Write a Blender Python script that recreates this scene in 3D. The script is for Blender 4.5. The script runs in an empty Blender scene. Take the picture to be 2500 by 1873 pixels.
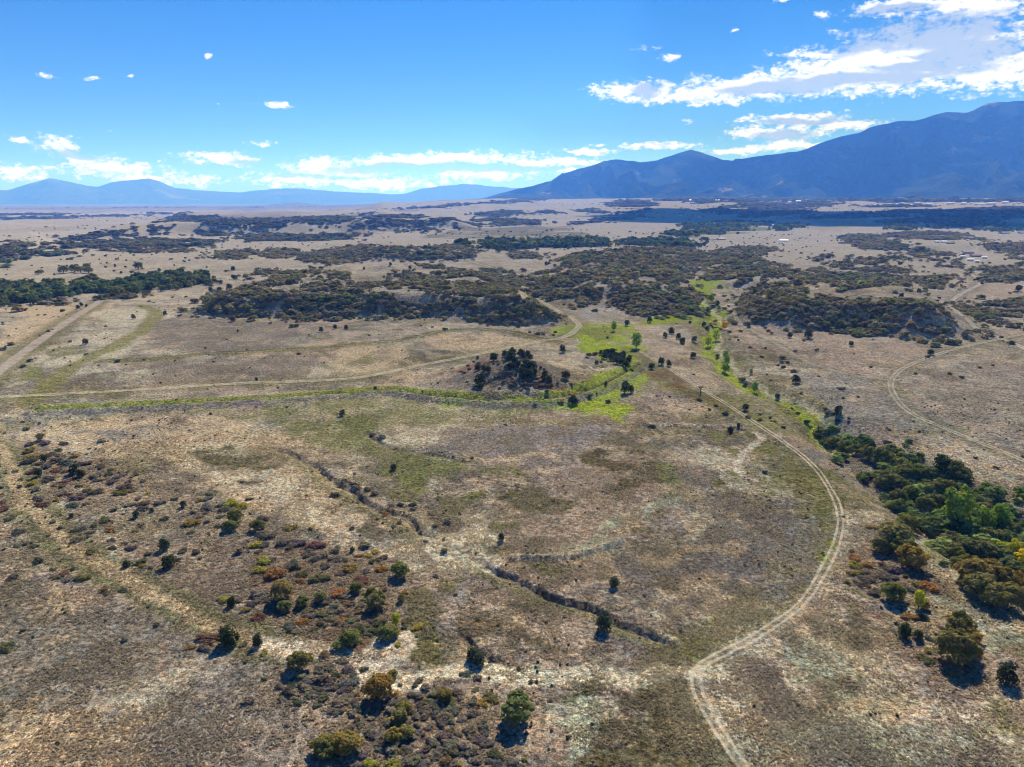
import bpy, math, random
import numpy as np
from mathutils import Vector

random.seed(5)
rng = np.random.default_rng(7)
rad = math.radians
scene = bpy.context.scene
C = scene.collection

# ------------------------------------------------------------------ camera, sun, sky, exposure
CAM_H = 100.0
PITCH = 14.45
FPX = 1733.0                       # focal length in pixels of the 2500 px wide photograph
cam_data = bpy.data.cameras.new('camera')
cam_data.sensor_width = 36.0
cam_data.lens = FPX / 2500.0 * 36.0
cam_data.clip_start = 1.0
cam_data.clip_end = 120000.0
cam = bpy.data.objects.new('camera', cam_data)
cam.location = (0, 0, CAM_H)
cam.rotation_euler = (rad(90 - PITCH), 0, 0)
C.objects.link(cam)
scene.camera = cam

SUN_EL, SUN_AZ = rad(42.0), rad(15.0)
SUN = Vector((math.sin(SUN_AZ) * math.cos(SUN_EL), math.cos(SUN_AZ) * math.cos(SUN_EL), math.sin(SUN_EL)))
sd = bpy.data.lights.new('sun', 'SUN')
sd.energy = 5.0
sd.angle = rad(0.5)
sd.color = (1.0, 0.94, 0.85)
sun = bpy.data.objects.new('sun', sd)
sun.rotation_euler = SUN.to_track_quat('Z', 'Y').to_euler()
sun.location = (0, 0, 6000)
C.objects.link(sun)

SKY_STRENGTH = 0.067
HAZE_DENSITY = 7.0e-5
HAZE_COLOR = (0.075, 0.26, 1.0, 1)
EXPOSURE = 0.75
vs = scene.view_settings
vs.view_transform = 'Standard'
vs.look = 'None'
vs.exposure = EXPOSURE
vs.gamma = 1.0
vs.use_curve_mapping = False
scene.cycles.use_denoising = True
scene.cycles.filter_width = 1.05
scene.cycles.volume_bounces = 1
scene.cycles.max_bounces = 6
scene.cycles.diffuse_bounces = 3
scene.cycles.transparent_max_bounces = 8

PC, PS = math.cos(rad(PITCH)), math.sin(rad(PITCH))


def ray(sx, sy):
    """direction of the sight line through a pixel of the 2500 x 1873 photograph"""
    u = (np.asarray(sx, float) - 1250.0) / FPX
    v = (936.5 - np.asarray(sy, float)) / FPX
    d = np.stack([u, PC + v * PS, -PS + v * PC], -1)
    return d / np.linalg.norm(d, axis=-1, keepdims=True)


REG = {'D': (0, 0, 1.1302)}
for i, ox in enumerate((0, 830, 1660)):
    for j, oy in enumerate((380, 580, 1000, 1400)):
        REG['LCR'[i] + str(j)] = (ox, oy, 0.37975)
REG['E'] = (2000, 480, 0.22604)
REG['F'] = (1500, 460, 0.22604)
REG['G'] = (1100, 820, 0.22604)


def px(reg, pts):
    ox, oy, k = REG[reg]
    a = np.array(pts, float)
    a = a.reshape(-1, a.shape[-1])
    return np.stack([ox + a[:, 0] * k, oy + a[:, 1] * k], -1)


# ------------------------------------------------------------------ node helpers
def nn(nt, kind, ins=None, **props):
    n = nt.nodes.new(kind)
    for k, v in props.items():
        setattr(n, k, v)
    for k, v in (ins or {}).items():
        s = n.inputs[k]
        if isinstance(v, bpy.types.NodeSocket):
            nt.links.new(v, s)
        else:
            s.default_value = v
    return n


def mth(nt, op, a, b=0.0, c=0.0, clamp=False):
    return nn(nt, 'ShaderNodeMath', {0: a, 1: b, 2: c}, operation=op, use_clamp=clamp).outputs[0]


def mrange(nt, v, a, b, c, d, smooth=False):
    n = nn(nt, 'ShaderNodeMapRange', {0: v, 1: a, 2: b, 3: c, 4: d})
    n.interpolation_type = 'SMOOTHSTEP' if smooth else 'LINEAR'
    return n.outputs[0]


def mixc(nt, f, a, b, mode='MIX'):
    n = nn(nt, 'ShaderNodeMix', data_type='RGBA', blend_type=mode)
    for k, v in ((0, f), (6, a), (7, b)):
        if isinstance(v, bpy.types.NodeSocket):
            nt.links.new(v, n.inputs[k])
        else:
            n.inputs[k].default_value = v
    return n.outputs[2]


def noise(nt, vec, scale, detail=4, rough=0.6, lac=2.0):
    return nn(nt, 'ShaderNodeTexNoise', {'Vector': vec, 'Scale': scale, 'Detail': detail, 'Roughness': rough, 'Lacunarity': lac})


def new_mat(name):
    m = bpy.data.materials.new(name)
    m.use_nodes = True
    nt = m.node_tree
    nt.nodes.clear()
    out = nt.nodes.new('ShaderNodeOutputMaterial')
    return m, nt, out


# ------------------------------------------------------------------ world: sky with its clouds
world = bpy.data.worlds.new('World')
scene.world = world
world.use_nodes = True
wt = world.node_tree
wt.nodes.clear()
wout = wt.nodes.new('ShaderNodeOutputWorld')
bg = nn(wt, 'ShaderNodeBackground', {'Strength': SKY_STRENGTH})
wt.links.new(bg.outputs[0], wout.inputs[0])
sky = wt.nodes.new('ShaderNodeTexSky')
sky.sky_type = 'NISHITA'
sky.sun_disc = False
sky.sun_elevation = SUN_EL
sky.sun_rotation = SUN_AZ
sky.altitude = 1900
sky.air_density = 1.0
sky.dust_density = 0.0
sky.ozone_density = 2.0
hsv = nn(wt, 'ShaderNodeHueSaturation', {'Hue': 0.512, 'Saturation': 1.45, 'Value': 1.0, 'Color': sky.outputs[0]})
tc = wt.nodes.new('ShaderNodeTexCoord')
sep = nn(wt, 'ShaderNodeSeparateXYZ', {0: tc.outputs['Generated']})
azn = mth(wt, 'ARCTAN2', sep.outputs[0], sep.outputs[1])
eln = mth(wt, 'ARCSINE', sep.outputs[2])
ae = nn(wt, 'ShaderNodeCombineXYZ', {0: azn, 1: eln}).outputs[0]
# ragged edges: wobble the coordinates first
wob = noise(wt, nn(wt, 'ShaderNodeVectorMath', {0: ae, 1: (16, 30, 1)}, operation='MULTIPLY').outputs[0], 1.0, 5, 0.6)
wobv = nn(wt, 'ShaderNodeVectorMath', {0: wob.outputs['Color'], 1: (0.5, 0.5, 0.5)}, operation='SUBTRACT').outputs[0]
wobv = nn(wt, 'ShaderNodeVectorMath', {0: wobv, 1: (0.05, 0.022, 0)}, operation='MULTIPLY').outputs[0]
aew = nn(wt, 'ShaderNodeVectorMath', {0: ae, 1: wobv}, operation='ADD').outputs[0]
CLOUDS = """1930 160 340 50;1720 182 340 36;1580 195 190 30;2000 90 170 60;1850 140 190 45;1375 195 105 25;1480 212 110 16;2060 100 230 75;2150 150 150 60;1960 14 150 22;2130 20 150 34
1880 120 170 45;1750 115 60 14;1820 72 50 8;1392 102 24 9;1440 125 32 10;1583 70 14 7;1775 30 20 12;1690 2 30 5;1490 262 12 8;1720 260 150 15;1680 288 130 18
1830 268 90 13;1600 322 130 12;1700 312 120 14;1280 325 100 10;1420 318 100 10;1230 350 110 14;1290 311 32 4
860 350 250 17;1000 342 220 20;690 360 110 24;620 386 130 20;800 394 270 20;1040 378 160 21;1150 352 70 17;760 372 140 14;1250 372 110 11
490 343 105 19;430 352 50 15;555 306 35 11;30 305 45 18;130 318 65 28;190 345 75 22;120 298 20 13;50 374 130 24;240 366 140 24;330 384 140 20;430 394 80 15;355 353 16 7
120 167 34 7;207 167 26 8;448 122 11 9;600 222 52 9;240 280 13 6;466 220 10 4;658 290 8 3;270 165 10 3"""
dens = None
for it in CLOUDS.replace('\n', ';').split(';'):
    cx, cy, rx, ry = [float(v) * 1.1302 for v in it.split()]
    dd = ray([cx, cx - rx, cx + rx, cx, cx], [cy, cy, cy, cy - ry, cy + ry])
    A_ = np.arctan2(dd[:, 0], dd[:, 1]); E_ = np.arcsin(dd[:, 2])
    a0, e0, ra, re = A_[0], E_[0], abs(A_[2] - A_[1]) / 2, abs(E_[4] - E_[3]) / 2
    small = rx < 68
    if small:                      # thin wisps: wider and fainter than the banks
        ra *= 1.45; re *= 1.5
    v = nn(wt, 'ShaderNodeVectorMath', {0: aew, 1: (1 / ra, 1 / re, 0), 2: (-a0 / ra, -e0 / re, 0)}, operation='MULTIPLY_ADD').outputs[0]
    ln = nn(wt, 'ShaderNodeVectorMath', {0: v}, operation='LENGTH').outputs['Value']
    if small:
        ln = mth(wt, 'ADD', ln, 0.42)
    dens = ln if dens is None else nn(wt, 'ShaderNodeMath', {0: dens, 1: ln, 2: 0.5}, operation='SMOOTH_MIN').outputs[0]
n1 = noise(wt, nn(wt, 'ShaderNodeVectorMath', {0: aew, 1: (48, 88, 1)}, operation='MULTIPLY').outputs[0], 1.0, 12, 0.66)
n3 = noise(wt, nn(wt, 'ShaderNodeVectorMath', {0: aew, 1: (48, 88, 1), 2: (-0.10, -0.55, 0)}, operation='MULTIPLY_ADD').outputs[0], 1.0, 8, 0.6)
n2 = noise(wt, nn(wt, 'ShaderNodeVectorMath', {0: ae, 1: (14, 42, 4)}, operation='MULTIPLY').outputs[0], 1.0, 6, 0.6)
# beyond the frame the same kind of broken cumulus goes on round the horizon
wide = noise(wt, nn(wt, 'ShaderNodeVectorMath', {0: ae, 1: (3.5, 14, 9)}, operation='MULTIPLY').outputs[0], 1.0, 5, 0.6)
outside = mrange(wt, mth(wt, 'ABSOLUTE', azn), 0.66, 0.80, 0.0, 1.0)
lowband = mrange(wt, eln, 0.02, 0.55, 1.0, 0.0)
wd = mth(wt, 'SUBTRACT', 2.2, mth(wt, 'MULTIPLY', mth(wt, 'MULTIPLY', outside, lowband), mth(wt, 'MULTIPLY', wide.outputs[0], 3.0)))
dens = mth(wt, 'MINIMUM', dens, wd)
raw = mth(wt, 'ADD', mth(wt, 'MULTIPLY', mth(wt, 'SUBTRACT', 1.0, dens), 1.5), mth(wt, 'MULTIPLY', mth(wt, 'SUBTRACT', n1.outputs[0], 0.5), 3.8))
n4 = noise(wt, nn(wt, 'ShaderNodeVectorMath', {0: ae, 1: (150, 260, 3)}, operation='MULTIPLY').outputs[0], 1.0, 6, 0.6)
raw = mth(wt, 'ADD', raw, mth(wt, 'MULTIPLY', mth(wt, 'SUBTRACT', n4.outputs[0], 0.53), 1.9))
raw = mth(wt, 'SUBTRACT', raw, mrange(wt, eln, 0.01, 0.10, 0.45, 0.0))
mask = mrange(wt, raw, -0.15, 0.95, 0.0, 1.0, True)
CORES = """1990 70 190 34;2110 105 120 26;1880 170 210 15;1690 190 110 13;2000 140 120 12;1930 25 90 10;1400 192 40 12;1740 262 90 7;1700 290 80 9;900 365 170 9;1060 365 120 10;560 347 60 7;150 335 60 10;640 378 50 6"""
cd = None
for it in CORES.split(';'):
    cx, cy, rx, ry = [float(v) * 1.1302 for v in it.split()]
    dd = ray([cx, cx - rx, cx + rx, cx, cx], [cy, cy, cy, cy - ry, cy + ry])
    A_ = np.arctan2(dd[:, 0], dd[:, 1]); E_ = np.arcsin(dd[:, 2])
    a0, e0, ra, re = A_[0], E_[0], abs(A_[2] - A_[1]) / 2, abs(E_[4] - E_[3]) / 2
    v = nn(wt, 'ShaderNodeVectorMath', {0: aew, 1: (1 / ra, 1 / re, 0), 2: (-a0 / ra, -e0 / re, 0)}, operation='MULTIPLY_ADD').outputs[0]
    ln = nn(wt, 'ShaderNodeVectorMath', {0: v}, operation='LENGTH').outputs['Value']
    cd = ln if cd is None else nn(wt, 'ShaderNodeMath', {0: cd, 1: ln, 2: 0.3}, operation='SMOOTH_MIN').outputs[0]
# the thick middles of the banks are grey, the thin lit rims white
cvv = mth(wt, 'ADD', mth(wt, 'SUBTRACT', 1.5, cd), mth(wt, 'MULTIPLY', mth(wt, 'SUBTRACT', n2.outputs[0], 0.5), 2.8))
cvv = mth(wt, 'ADD', cvv, mth(wt, 'MULTIPLY', mth(wt, 'SUBTRACT', n1.outputs[0], 0.5), -0.8))
core = mrange(wt, cvv, -0.1, 0.75, 0.0, 1.0, True)
relief = mth(wt, 'MULTIPLY', mth(wt, 'SUBTRACT', n3.outputs[0], n1.outputs[0]), 4.2)      # billows turned from the sun
puff = mrange(wt, mth(wt, 'ADD', relief, mth(wt, 'MULTIPLY', mth(wt, 'SUBTRACT', raw, 0.6), 0.30)), 0.0, 1.0, 0.0, 0.75)
core = mth(wt, 'MAXIMUM', mth(wt, 'MULTIPLY', core, 0.9), puff)
ccol = mixc(wt, core, (11.8, 12.0, 12.4, 1), (3.6, 4.7, 7.4, 1))
deep = mixc(wt, mrange(wt, eln, 0.0, 0.30, 1.0, 0.0), hsv.outputs[0], mixc(wt, 1.0, hsv.outputs[0], (0.33, 0.60, 0.93, 1), 'MULTIPLY'))
fin = mixc(wt, mth(wt, 'MULTIPLY', mask, 0.96), deep, ccol)
wt.links.new(fin, bg.inputs['Color'])
world.cycles.sampling_method = 'MANUAL'
world.cycles.sample_map_resolution = 512


# ------------------------------------------------------------------ numpy noise and geometry helpers
def _hash(ix, iy, s):
    h = (ix.astype(np.int64) * 374761393 + iy.astype(np.int64) * 668265263 + s * 1274126177) & 0xFFFFFFFF
    h = ((h ^ (h >> 13)) * 1274126177) & 0xFFFFFFFF
    return ((h ^ (h >> 16)) & 0xFFFFFF) / float(0xFFFFFF)


def vnoise(x, y, s):
    ix, iy = np.floor(x), np.floor(y)
    fx, fy = x - ix, y - iy
    fx = fx * fx * (3 - 2 * fx); fy = fy * fy * (3 - 2 * fy)
    a = _hash(ix, iy, s); b = _hash(ix + 1, iy, s); c = _hash(ix, iy + 1, s); d = _hash(ix + 1, iy + 1, s)
    return (a + (b - a) * fx) * (1 - fy) + (c + (d - c) * fx) * fy


def fbm(x, y, size, octaves=4, seed=0, gain=0.5):
    t, amp, tot = 0.0, 1.0, 0.0
    x = np.asarray(x, float) / size; y = np.asarray(y, float) / size
    for o in range(octaves):
        t = t + amp * (vnoise(x + 17.3 * o, y - 9.1 * o, seed * 31 + o) * 2 - 1)
        tot += amp; amp *= gain; x = x * 2.03; y = y * 2.03
    return t / tot * 1.6


def sstep(a, b, x):
    t = np.clip((np.asarray(x, float) - a) / (b - a), 0, 1)
    return t * t * (3 - 2 * t)


def seg_dist(x, y, pts, closed=False):
    d = np.full(x.shape, 1e18)
    n = len(pts)
    for i in range(n if closed else n - 1):
        ax, ay = pts[i]; bx, by = pts[(i + 1) % n]
        vx, vy = bx - ax, by - ay
        L = vx * vx + vy * vy + 1e-9
        t = np.clip(((x - ax) * vx + (y - ay) * vy) / L, 0, 1)
        d = np.minimum(d, (x - ax - t * vx) ** 2 + (y - ay - t * vy) ** 2)
    return np.sqrt(d)


def inside(x, y, pts):
    r = np.zeros(x.shape, bool)
    n = len(pts)
    for i in range(n):
        x1, y1 = pts[i]; x2, y2 = pts[(i + 1) % n]
        if y1 == y2:
            continue
        c = ((y1 > y) != (y2 > y)) & (x < (x2 - x1) * (y - y1) / (y2 - y1) + x1)
        r ^= c
    return r


def poly_sd(x, y, pts):
    d = seg_dist(x, y, pts, True)
    return np.where(inside(x, y, pts), -d, d)


def culled(x, y, pts, margin):
    p = np.asarray(pts)
    return (x > p[:, 0].min() - margin) & (x < p[:, 0].max() + margin) & (y > p[:, 1].min() - margin) & (y < p[:, 1].max() + margin)


def smooth_line(pts, step):
    """Catmull-Rom through the points, resampled"""
    p = np.asarray(pts, float)
    p = np.vstack([2 * p[0] - p[1], p, 2 * p[-1] - p[-2]])
    out = []
    for i in range(1, len(p) - 2):
        n = max(2, int(np.linalg.norm(p[i + 1] - p[i]) / step))
        t = np.linspace(0, 1, n, endpoint=False)[:, None]
        a, b, c, d = p[i - 1], p[i], p[i + 1], p[i + 2]
        out.append(0.5 * (2 * b + (c - a) * t + (2 * a - 5 * b + 4 * c - d) * t ** 2 + (3 * b - a - 3 * c + d) * t ** 3))
    out.append(p[-2][None])
    return np.vstack(out)


# ------------------------------------------------------------------ the lie of the land
def W(sx, y):
    return ((sx - 1250) / FPX * (y * PC + CAM_H * PS), y)


def hill_poly(lst):
    return [W(a, b) for a, b in lst]


HILLS = [
    # ridge of scrub oak across the middle distance
    (hill_poly([(440, 640), (520, 626), (620, 622), (800, 616), (1000, 618), (1180, 596), (1270, 582), (1388, 600), (1312, 680), (1225, 780), (1140, 960), (1000, 1010), (800, 1010), (700, 900), (560, 730)]), 16.5, 34, 4.0),
    # oak hill by the looping track
    (hill_poly([(1790, 735), (1800, 650), (1826, 590), (1926, 556), (2050, 548), (2120, 545), (2250, 506), (2310, 503), (2388, 522), (2365, 575), (2300, 690), (2150, 725), (1990, 745)]), 18.5, 34, 3.0),
    # oak hills in the middle behind the creek
    (hill_poly([(1285, 805), (1335, 738), (1400, 683), (1456, 690), (1525, 660), (1582, 622), (1670, 634), (1725, 710), (1700, 840), (1688, 985), (1690, 1300), (1500, 1380), (1400, 1280), (1330, 1050)]), 13, 60, 5.0),
    (hill_poly([(1430, 860), (1600, 800), (1680, 880), (1670, 1250), (1500, 1300), (1430, 1100)]), 9, 90, 3.0),
    (hill_poly([(1720, 1010), (1790, 860), (1920, 820), (2010, 860), (2010, 1000), (1900, 1180), (1740, 1250)]), 9, 60, 3.0),
    # mesas on the plain
    (hill_poly([(150, 1950), (300, 2080), (480, 2250), (900, 2500), (1150, 2700), (1150, 3700), (480, 3300), (330, 2700), (230, 2300)]), 30, 110, 6.0),
    (hill_poly([(395, 3900), (480, 4000), (900, 4100), (1000, 4300), (1000, 5500), (420, 5200)]), 36, 150, 6.0),
    (hill_poly([(-200, 1270), (60, 1270), (180, 1500), (160, 1900), (-200, 1950)]), 13, 80, 3.0),
    (hill_poly([(760, 1250), (1000, 1230), (1200, 1250), (1250, 1500), (1150, 1750), (800, 1700)]), 12, 90, 4.0),
    (hill_poly([(2130, 1500), (2250, 1400), (2450, 1450), (2480, 1750), (2280, 1900), (2150, 1800)]), 10, 90, 4.0),
]
KNOLL = W(1265, 388)


def base_h(x, y):
    r = np.hypot(x, y)
    az = np.degrees(np.arctan2(x, y))
    amp = np.clip(r / 450.0, 0.35, 9.0)
    h = amp * fbm(x, y, 260, 4, 3) * 0.9
    h = h + np.clip((r - 1500) / 900, 0, 9) * fbm(x, y, 900, 3, 8)
    front = sstep(-100, 100, -np.abs(az) + 100)
    h = h - 22 * sstep(1500, 4200, r) * sstep(-9, -18, az)
    h = h + 120 * sstep(2600, 9300, r) * sstep(-15, -1, az) * sstep(70, 50, az)
    for pts, ht, ew, am in HILLS:
        m = culled(x, y, pts, ew * 2 + 60)
        if m.any():
            xs, ys = x[m], y[m]
            sdv = poly_sd(xs + ew * 0.35 * fbm(xs, ys, ew * 2.2, 3, 11), ys + ew * 0.35 * fbm(xs, ys, ew * 2.2, 3, 12), pts)
            k = sstep(ew * 0.25, -ew, sdv)
            h[m] = h[m] * (1 - 0.5 * k) + k * (ht + am * fbm(xs, ys, ew * 1.6, 3, 13))
    kx, ky = KNOLL
    d = np.hypot((x - kx) / 38.0, (y - ky) / 36.0)
    h = h + 12.5 * np.exp(-d ** 2 * 1.3) * (1 + 0.12 * fbm(x, y, 14, 3, 5))
    bx, by = W(932, 8000)
    h = h + 60 * np.exp(-(np.hypot(x - bx, y - by) / 150) ** 2)
    bx, by = W(1010, 8000)
    h = h + 26 * np.exp(-(((x - bx) / 420) ** 2 + ((y - by) / 250) ** 2))
    for sx, dist, hh, wd_ in ((714, 15000, 70, 330), (771, 15000, 85, 420), (650, 15000, 35, 600)):
        bx, by = W(sx, dist)
        h = h + hh * np.exp(-(((x - bx) / wd_) ** 2 + ((y - by) / 400) ** 2))
    return h


TS = np.concatenate([np.geomspace(60, 900, 180), np.geomspace(905, 14000, 200)])


def cast(p, hf=None):
    """photo pixels -> points on the terrain"""
    hf = hf or base_h
    d = ray(p[:, 0], p[:, 1])
    hor = np.hypot(d[:, 0], d[:, 1])
    n = len(p)
    T = TS[None, :] / hor[:, None]
    X = d[:, 0:1] * T; Y = d[:, 1:2] * T; Z = CAM_H + d[:, 2:3] * T
    below = (Z < hf(X.ravel(), Y.ravel()).reshape(X.shape))
    idx = np.where(below.any(1), below.argmax(1), len(TS) - 1)
    idx = np.maximum(idx, 1)
    lo = T[np.arange(n), idx - 1]; hi = T[np.arange(n), idx]
    for _ in range(14):
        mid = (lo + hi) / 2
        b = (CAM_H + d[:, 2] * mid) < hf(d[:, 0] * mid, d[:, 1] * mid)
        hi = np.where(b, mid, hi); lo = np.where(b, lo, mid)
    return np.stack([d[:, 0] * hi, d[:, 1] * hi], -1)


# lines on the ground (photo points -> metres)
def line(reg, pts, step=2.0):
    w = cast(px(reg, pts))
    return w


LINES = {}
for name, reg, pts in [
    ('track', 'D', [(1640, 1720), (1605, 1657), (1560, 1590), (1520, 1520), (1503, 1470), (1520, 1435), (1570, 1408), (1660, 1358), (1735, 1300), (1780, 1230), (1808, 1170), (1815, 1120), (1800, 1070), (1760, 1010), (1700, 960), (1640, 920), (1580, 880), (1510, 838), (1450, 800), (1400, 770), (1370, 752)]),
    ('road', 'D', [(-120, 866), (0, 858), (250, 845), (500, 829), (700, 822), (800, 812), (900, 791), (1020, 768), (1130, 745), (1215, 729), (1243, 713), (1248, 698), (1205, 672), (1140, 637), (1128, 620), (1140, 605), (1130, 596), (1060, 577), (1010, 564)]),
    ('west_road', 'D', [(-110, 890), (0, 800), (60, 755), (130, 706), (185, 670), (210, 655), (218, 648)]),
    ('loop', 'D', [(2330, 1035), (2230, 1002), (2150, 970), (2050, 930), (1965, 890), (1932, 855), (1925, 825), (1950, 797), (2010, 771), (2080, 750), (2150, 735), (2212, 722), (2280, 708)]),
    ('house_road', 'D', [(2300, 800), (2212, 752), (2150, 727), (2100, 702), (2065, 672), (2053, 655), (2075, 636), (2118, 614), (2112, 602), (2090, 590), (2060, 580)]),
    ('link', 'D', [(1925, 823), (1830, 808), (1740, 780), (1680, 745), (1620, 712), (1590, 688), (1587, 660), (1592, 640), (1575, 618)]),
    ('spur', 'D', [(1020, 768), (950, 740), (860, 706), (800, 676), (790, 655)]),
    ('creek_spur', 'D', [(1800, 802), (1770, 815), (1735, 834), (1690, 845), (1650, 850)]),
    ('ditch', 'D', [(75, 888), (180, 882), (300, 877), (500, 867), (620, 859), (720, 853), (830, 843), (880, 848), (940, 856), (1030, 863), (1120, 865), (1190, 860), (1250, 847), (1300, 828), (1340, 808), (1380, 786)]),
    ('gully_a', 'D', [(590, 965), (640, 985), (690, 1012), (720, 1040), (760, 1060), (790, 1085), (840, 1105), (870, 1112), (900, 1140), (940, 1165)]),
    ('gully_b', 'D', [(1035, 1213), (1070, 1232), (1110, 1250), (1160, 1275), (1210, 1295), (1260, 1310), (1300, 1325), (1350, 1350), (1410, 1380), (1450, 1393)]),
    ('gully_c', 'D', [(985, 1362), (1005, 1380), (1030, 1400), (1060, 1420), (1085, 1432)]),
    ('gully_d', 'D', [(790, 935), (840, 965), (900, 975), (960, 985), (1010, 1000)]),
    ('berm', 'D', [(1110, 1207), (1170, 1205), (1225, 1203), (1290, 1187), (1350, 1165)]),
    ('bank', 'D', [(1400, 917), (1470, 920), (1550, 922), (1600, 924)]),
    ('creek', 'D', [(1500, 640), (1545, 690), (1530, 740), (1560, 780), (1610, 825), (1660, 850), (1720, 868), (1770, 905), (1795, 940)]),
    ('ravine', 'D', [(1785, 930), (1840, 975), (1910, 1010), (1990, 1060), (2070, 1110), (2150, 1165), (2240, 1240), (2330, 1310)]),
    ('cut_a', 'G', [(1410, 325), (1470, 350), (1560, 345), (1690, 330)]),
    ('cut_b', 'G', [(1140, 575), (1240, 565), (1340, 572), (1450, 578)]),
    ('cut_c', 'G', [(500, 672), (640, 660), (780, 652), (950, 655)]),
    ('terrace', 'L1', [(640, 800), (1000, 785), (1300, 755), (1700, 735), (2212, 700)]),
    ('terrace_e', 'C1', [(0, 705), (200, 680), (430, 660), (640, 610), (850, 595), (1050, 605), (1250, 650), (1400, 680)]),
    ('old_road', 'D', [(-60, 940), (10, 985), (60, 1090), (160, 1180), (270, 1250), (380, 1310), (520, 1375), (600, 1400)]),
    ('sand', 'D', [(580, 1390), (640, 1402), (720, 1420), (790, 1440), (860, 1470), (910, 1480)]),
    ('wash', 'D', [(870, 1470), (960, 1450), (1050, 1448), (1160, 1462), (1260, 1462), (1350, 1464), (1440, 1458), (1505, 1448)]),
    ('pale_path', 'R2', [(490, 150), (530, 185), (440, 250), (370, 330), (370, 380), (420, 430), (520, 460)]),
    ('ghost', 'D', [(60, 870), (130, 810), (200, 770), (290, 725), (335, 690), (330, 670), (300, 660)]),
    ('far_road', 'L0', [(120, 615), (250, 570), (320, 545), (250, 510), (200, 490)]),
    ('valley_road', 'E', [(1660, 600), (1700, 555), (1780, 510), (1900, 490), (2010, 462), (2212, 462)]),
]:
    LINES[name] = smooth_line(line(reg, pts), 2.0 if reg != 'L0' else 20)


def carve(h, x, y, name, w, depth, bank=0.0, shift=0.0, rough=0.0):
    pts = LINES[name][::2]
    if shift:
        t = np.gradient(pts, axis=0); t /= np.linalg.norm(t, axis=1, keepdims=True) + 1e-9
        pts = pts + np.stack([-t[:, 1], t[:, 0]], -1) * shift
    m = culled(x, y, pts, w * 3 + 4)
    if not m.any():
        return
    xs, ys = x[m], y[m]
    if rough:
        xs = xs + rough * fbm(xs, ys, w * 1.6, 3, 21); ys = ys + rough * fbm(xs, ys, w * 1.6, 3, 22)
    d = seg_dist(xs, ys, pts)
    h[m] += -depth * sstep(w, w * 0.3, d)
    if bank:
        h[m] += bank * np.exp(-((d - w * 1.4) / (w * 0.6)) ** 2)


def cut_bank(h, x, y, name, w, depth, seed):
    """an eroded gully: gentle on the near side, a steep broken wall on the far side"""
    pts = LINES[name][::2]
    m = culled(x, y, pts, w * 3)
    xs, ys = x[m], y[m]
    wx = xs + 0.6 * fbm(xs, ys, 7, 3, seed) + 0.5 * fbm(xs, ys, 2, 2, seed + 1); wy = ys + 0.6 * fbm(xs, ys, 7, 3, seed + 2) + 0.5 * fbm(xs, ys, 2, 2, seed + 3)
    best = np.full(xs.shape, 1e9); sg = np.zeros(xs.shape)
    for i in range(len(pts) - 1):
        ax, ay = pts[i]; bx, by = pts[i + 1]
        vx, vy = bx - ax, by - ay; L = math.hypot(vx, vy) + 1e-9
        t = np.clip(((wx - ax) * vx + (wy - ay) * vy) / L ** 2, 0, 1)
        dx, dy = wx - ax - t * vx, wy - ay - t * vy
        d = np.hypot(dx, dy); k = d < best
        best[k] = d[k]; sg[k] = np.sign((dx * -vy + dy * vx) / L)[k]
    s = best * np.where(sg == 0, 1, sg)
    cum = sstep(0, w * 2, np.minimum(np.hypot(wx - pts[0][0], wy - pts[0][1]), np.hypot(wx - pts[-1][0], wy - pts[-1][1])))
    prof = sstep(-w, 0.2, s) * sstep(1.5, 0.35, s)
    h[m] -= depth * prof * (0.35 + 0.65 * cum) * (1 + 0.35 * fbm(xs, ys, 5, 2, seed + 4))


def full_h(x, y):
    h = base_h(x, y)
    r = np.hypot(x, y)
    near = r < 700
    if near.any():
        xs, ys = x[near], y[near]
        h[near] += 0.10 * fbm(xs, ys, 3.0, 3, 30) + 0.16 * fbm(xs, ys, 9.0, 3, 31)
    carve(h, x, y, 'ditch', 2.6, 1.0, 0.0)
    carve(h, x, y, 'ditch', 4.0, -1.0, 0.0, 6.0)
    carve(h, x, y, 'ditch', 4.0, -1.9, 0.0, -6.0)
    cut_bank(h, x, y, 'gully_a', 3.2, 1.35, 311)
    cut_bank(h, x, y, 'gully_b', 3.4, 1.5, 321)
    cut_bank(h, x, y, 'gully_c', 1.8, 0.9, 331)
    carve(h, x, y, 'gully_d', 1.8, 0.8, 0.0, 0, 0.6)
    carve(h, x, y, 'berm', 2.2, -1.1, 0.0, 0, 0.5)
    carve(h, x, y, 'bank', 2.5, -1.2, 0.0, 0, 0.5)
    carve(h, x, y, 'creek', 14, 2.5, 0.0, 0, 5.0)
    carve(h, x, y, 'creek', 4, 1.5, 0.0, 0, 2.0)
    carve(h, x, y, 'ravine', 26, 4.5, 0.0, 0, 6.0)
    for c in ('cut_a', 'cut_b', 'cut_c'):
        carve(h, x, y, c, 3.0, 1.8, 0.3, 0, 0.8)
    carve(h, x, y, 'terrace', 4.0, -0.8, 0.0, 0, 1)
    carve(h, x, y, 'terrace_e', 4.0, -0.8, 0.0, 0, 1)
    carve(h, x, y, 'pale_path', 2.2, 0.4)
    return h


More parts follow.
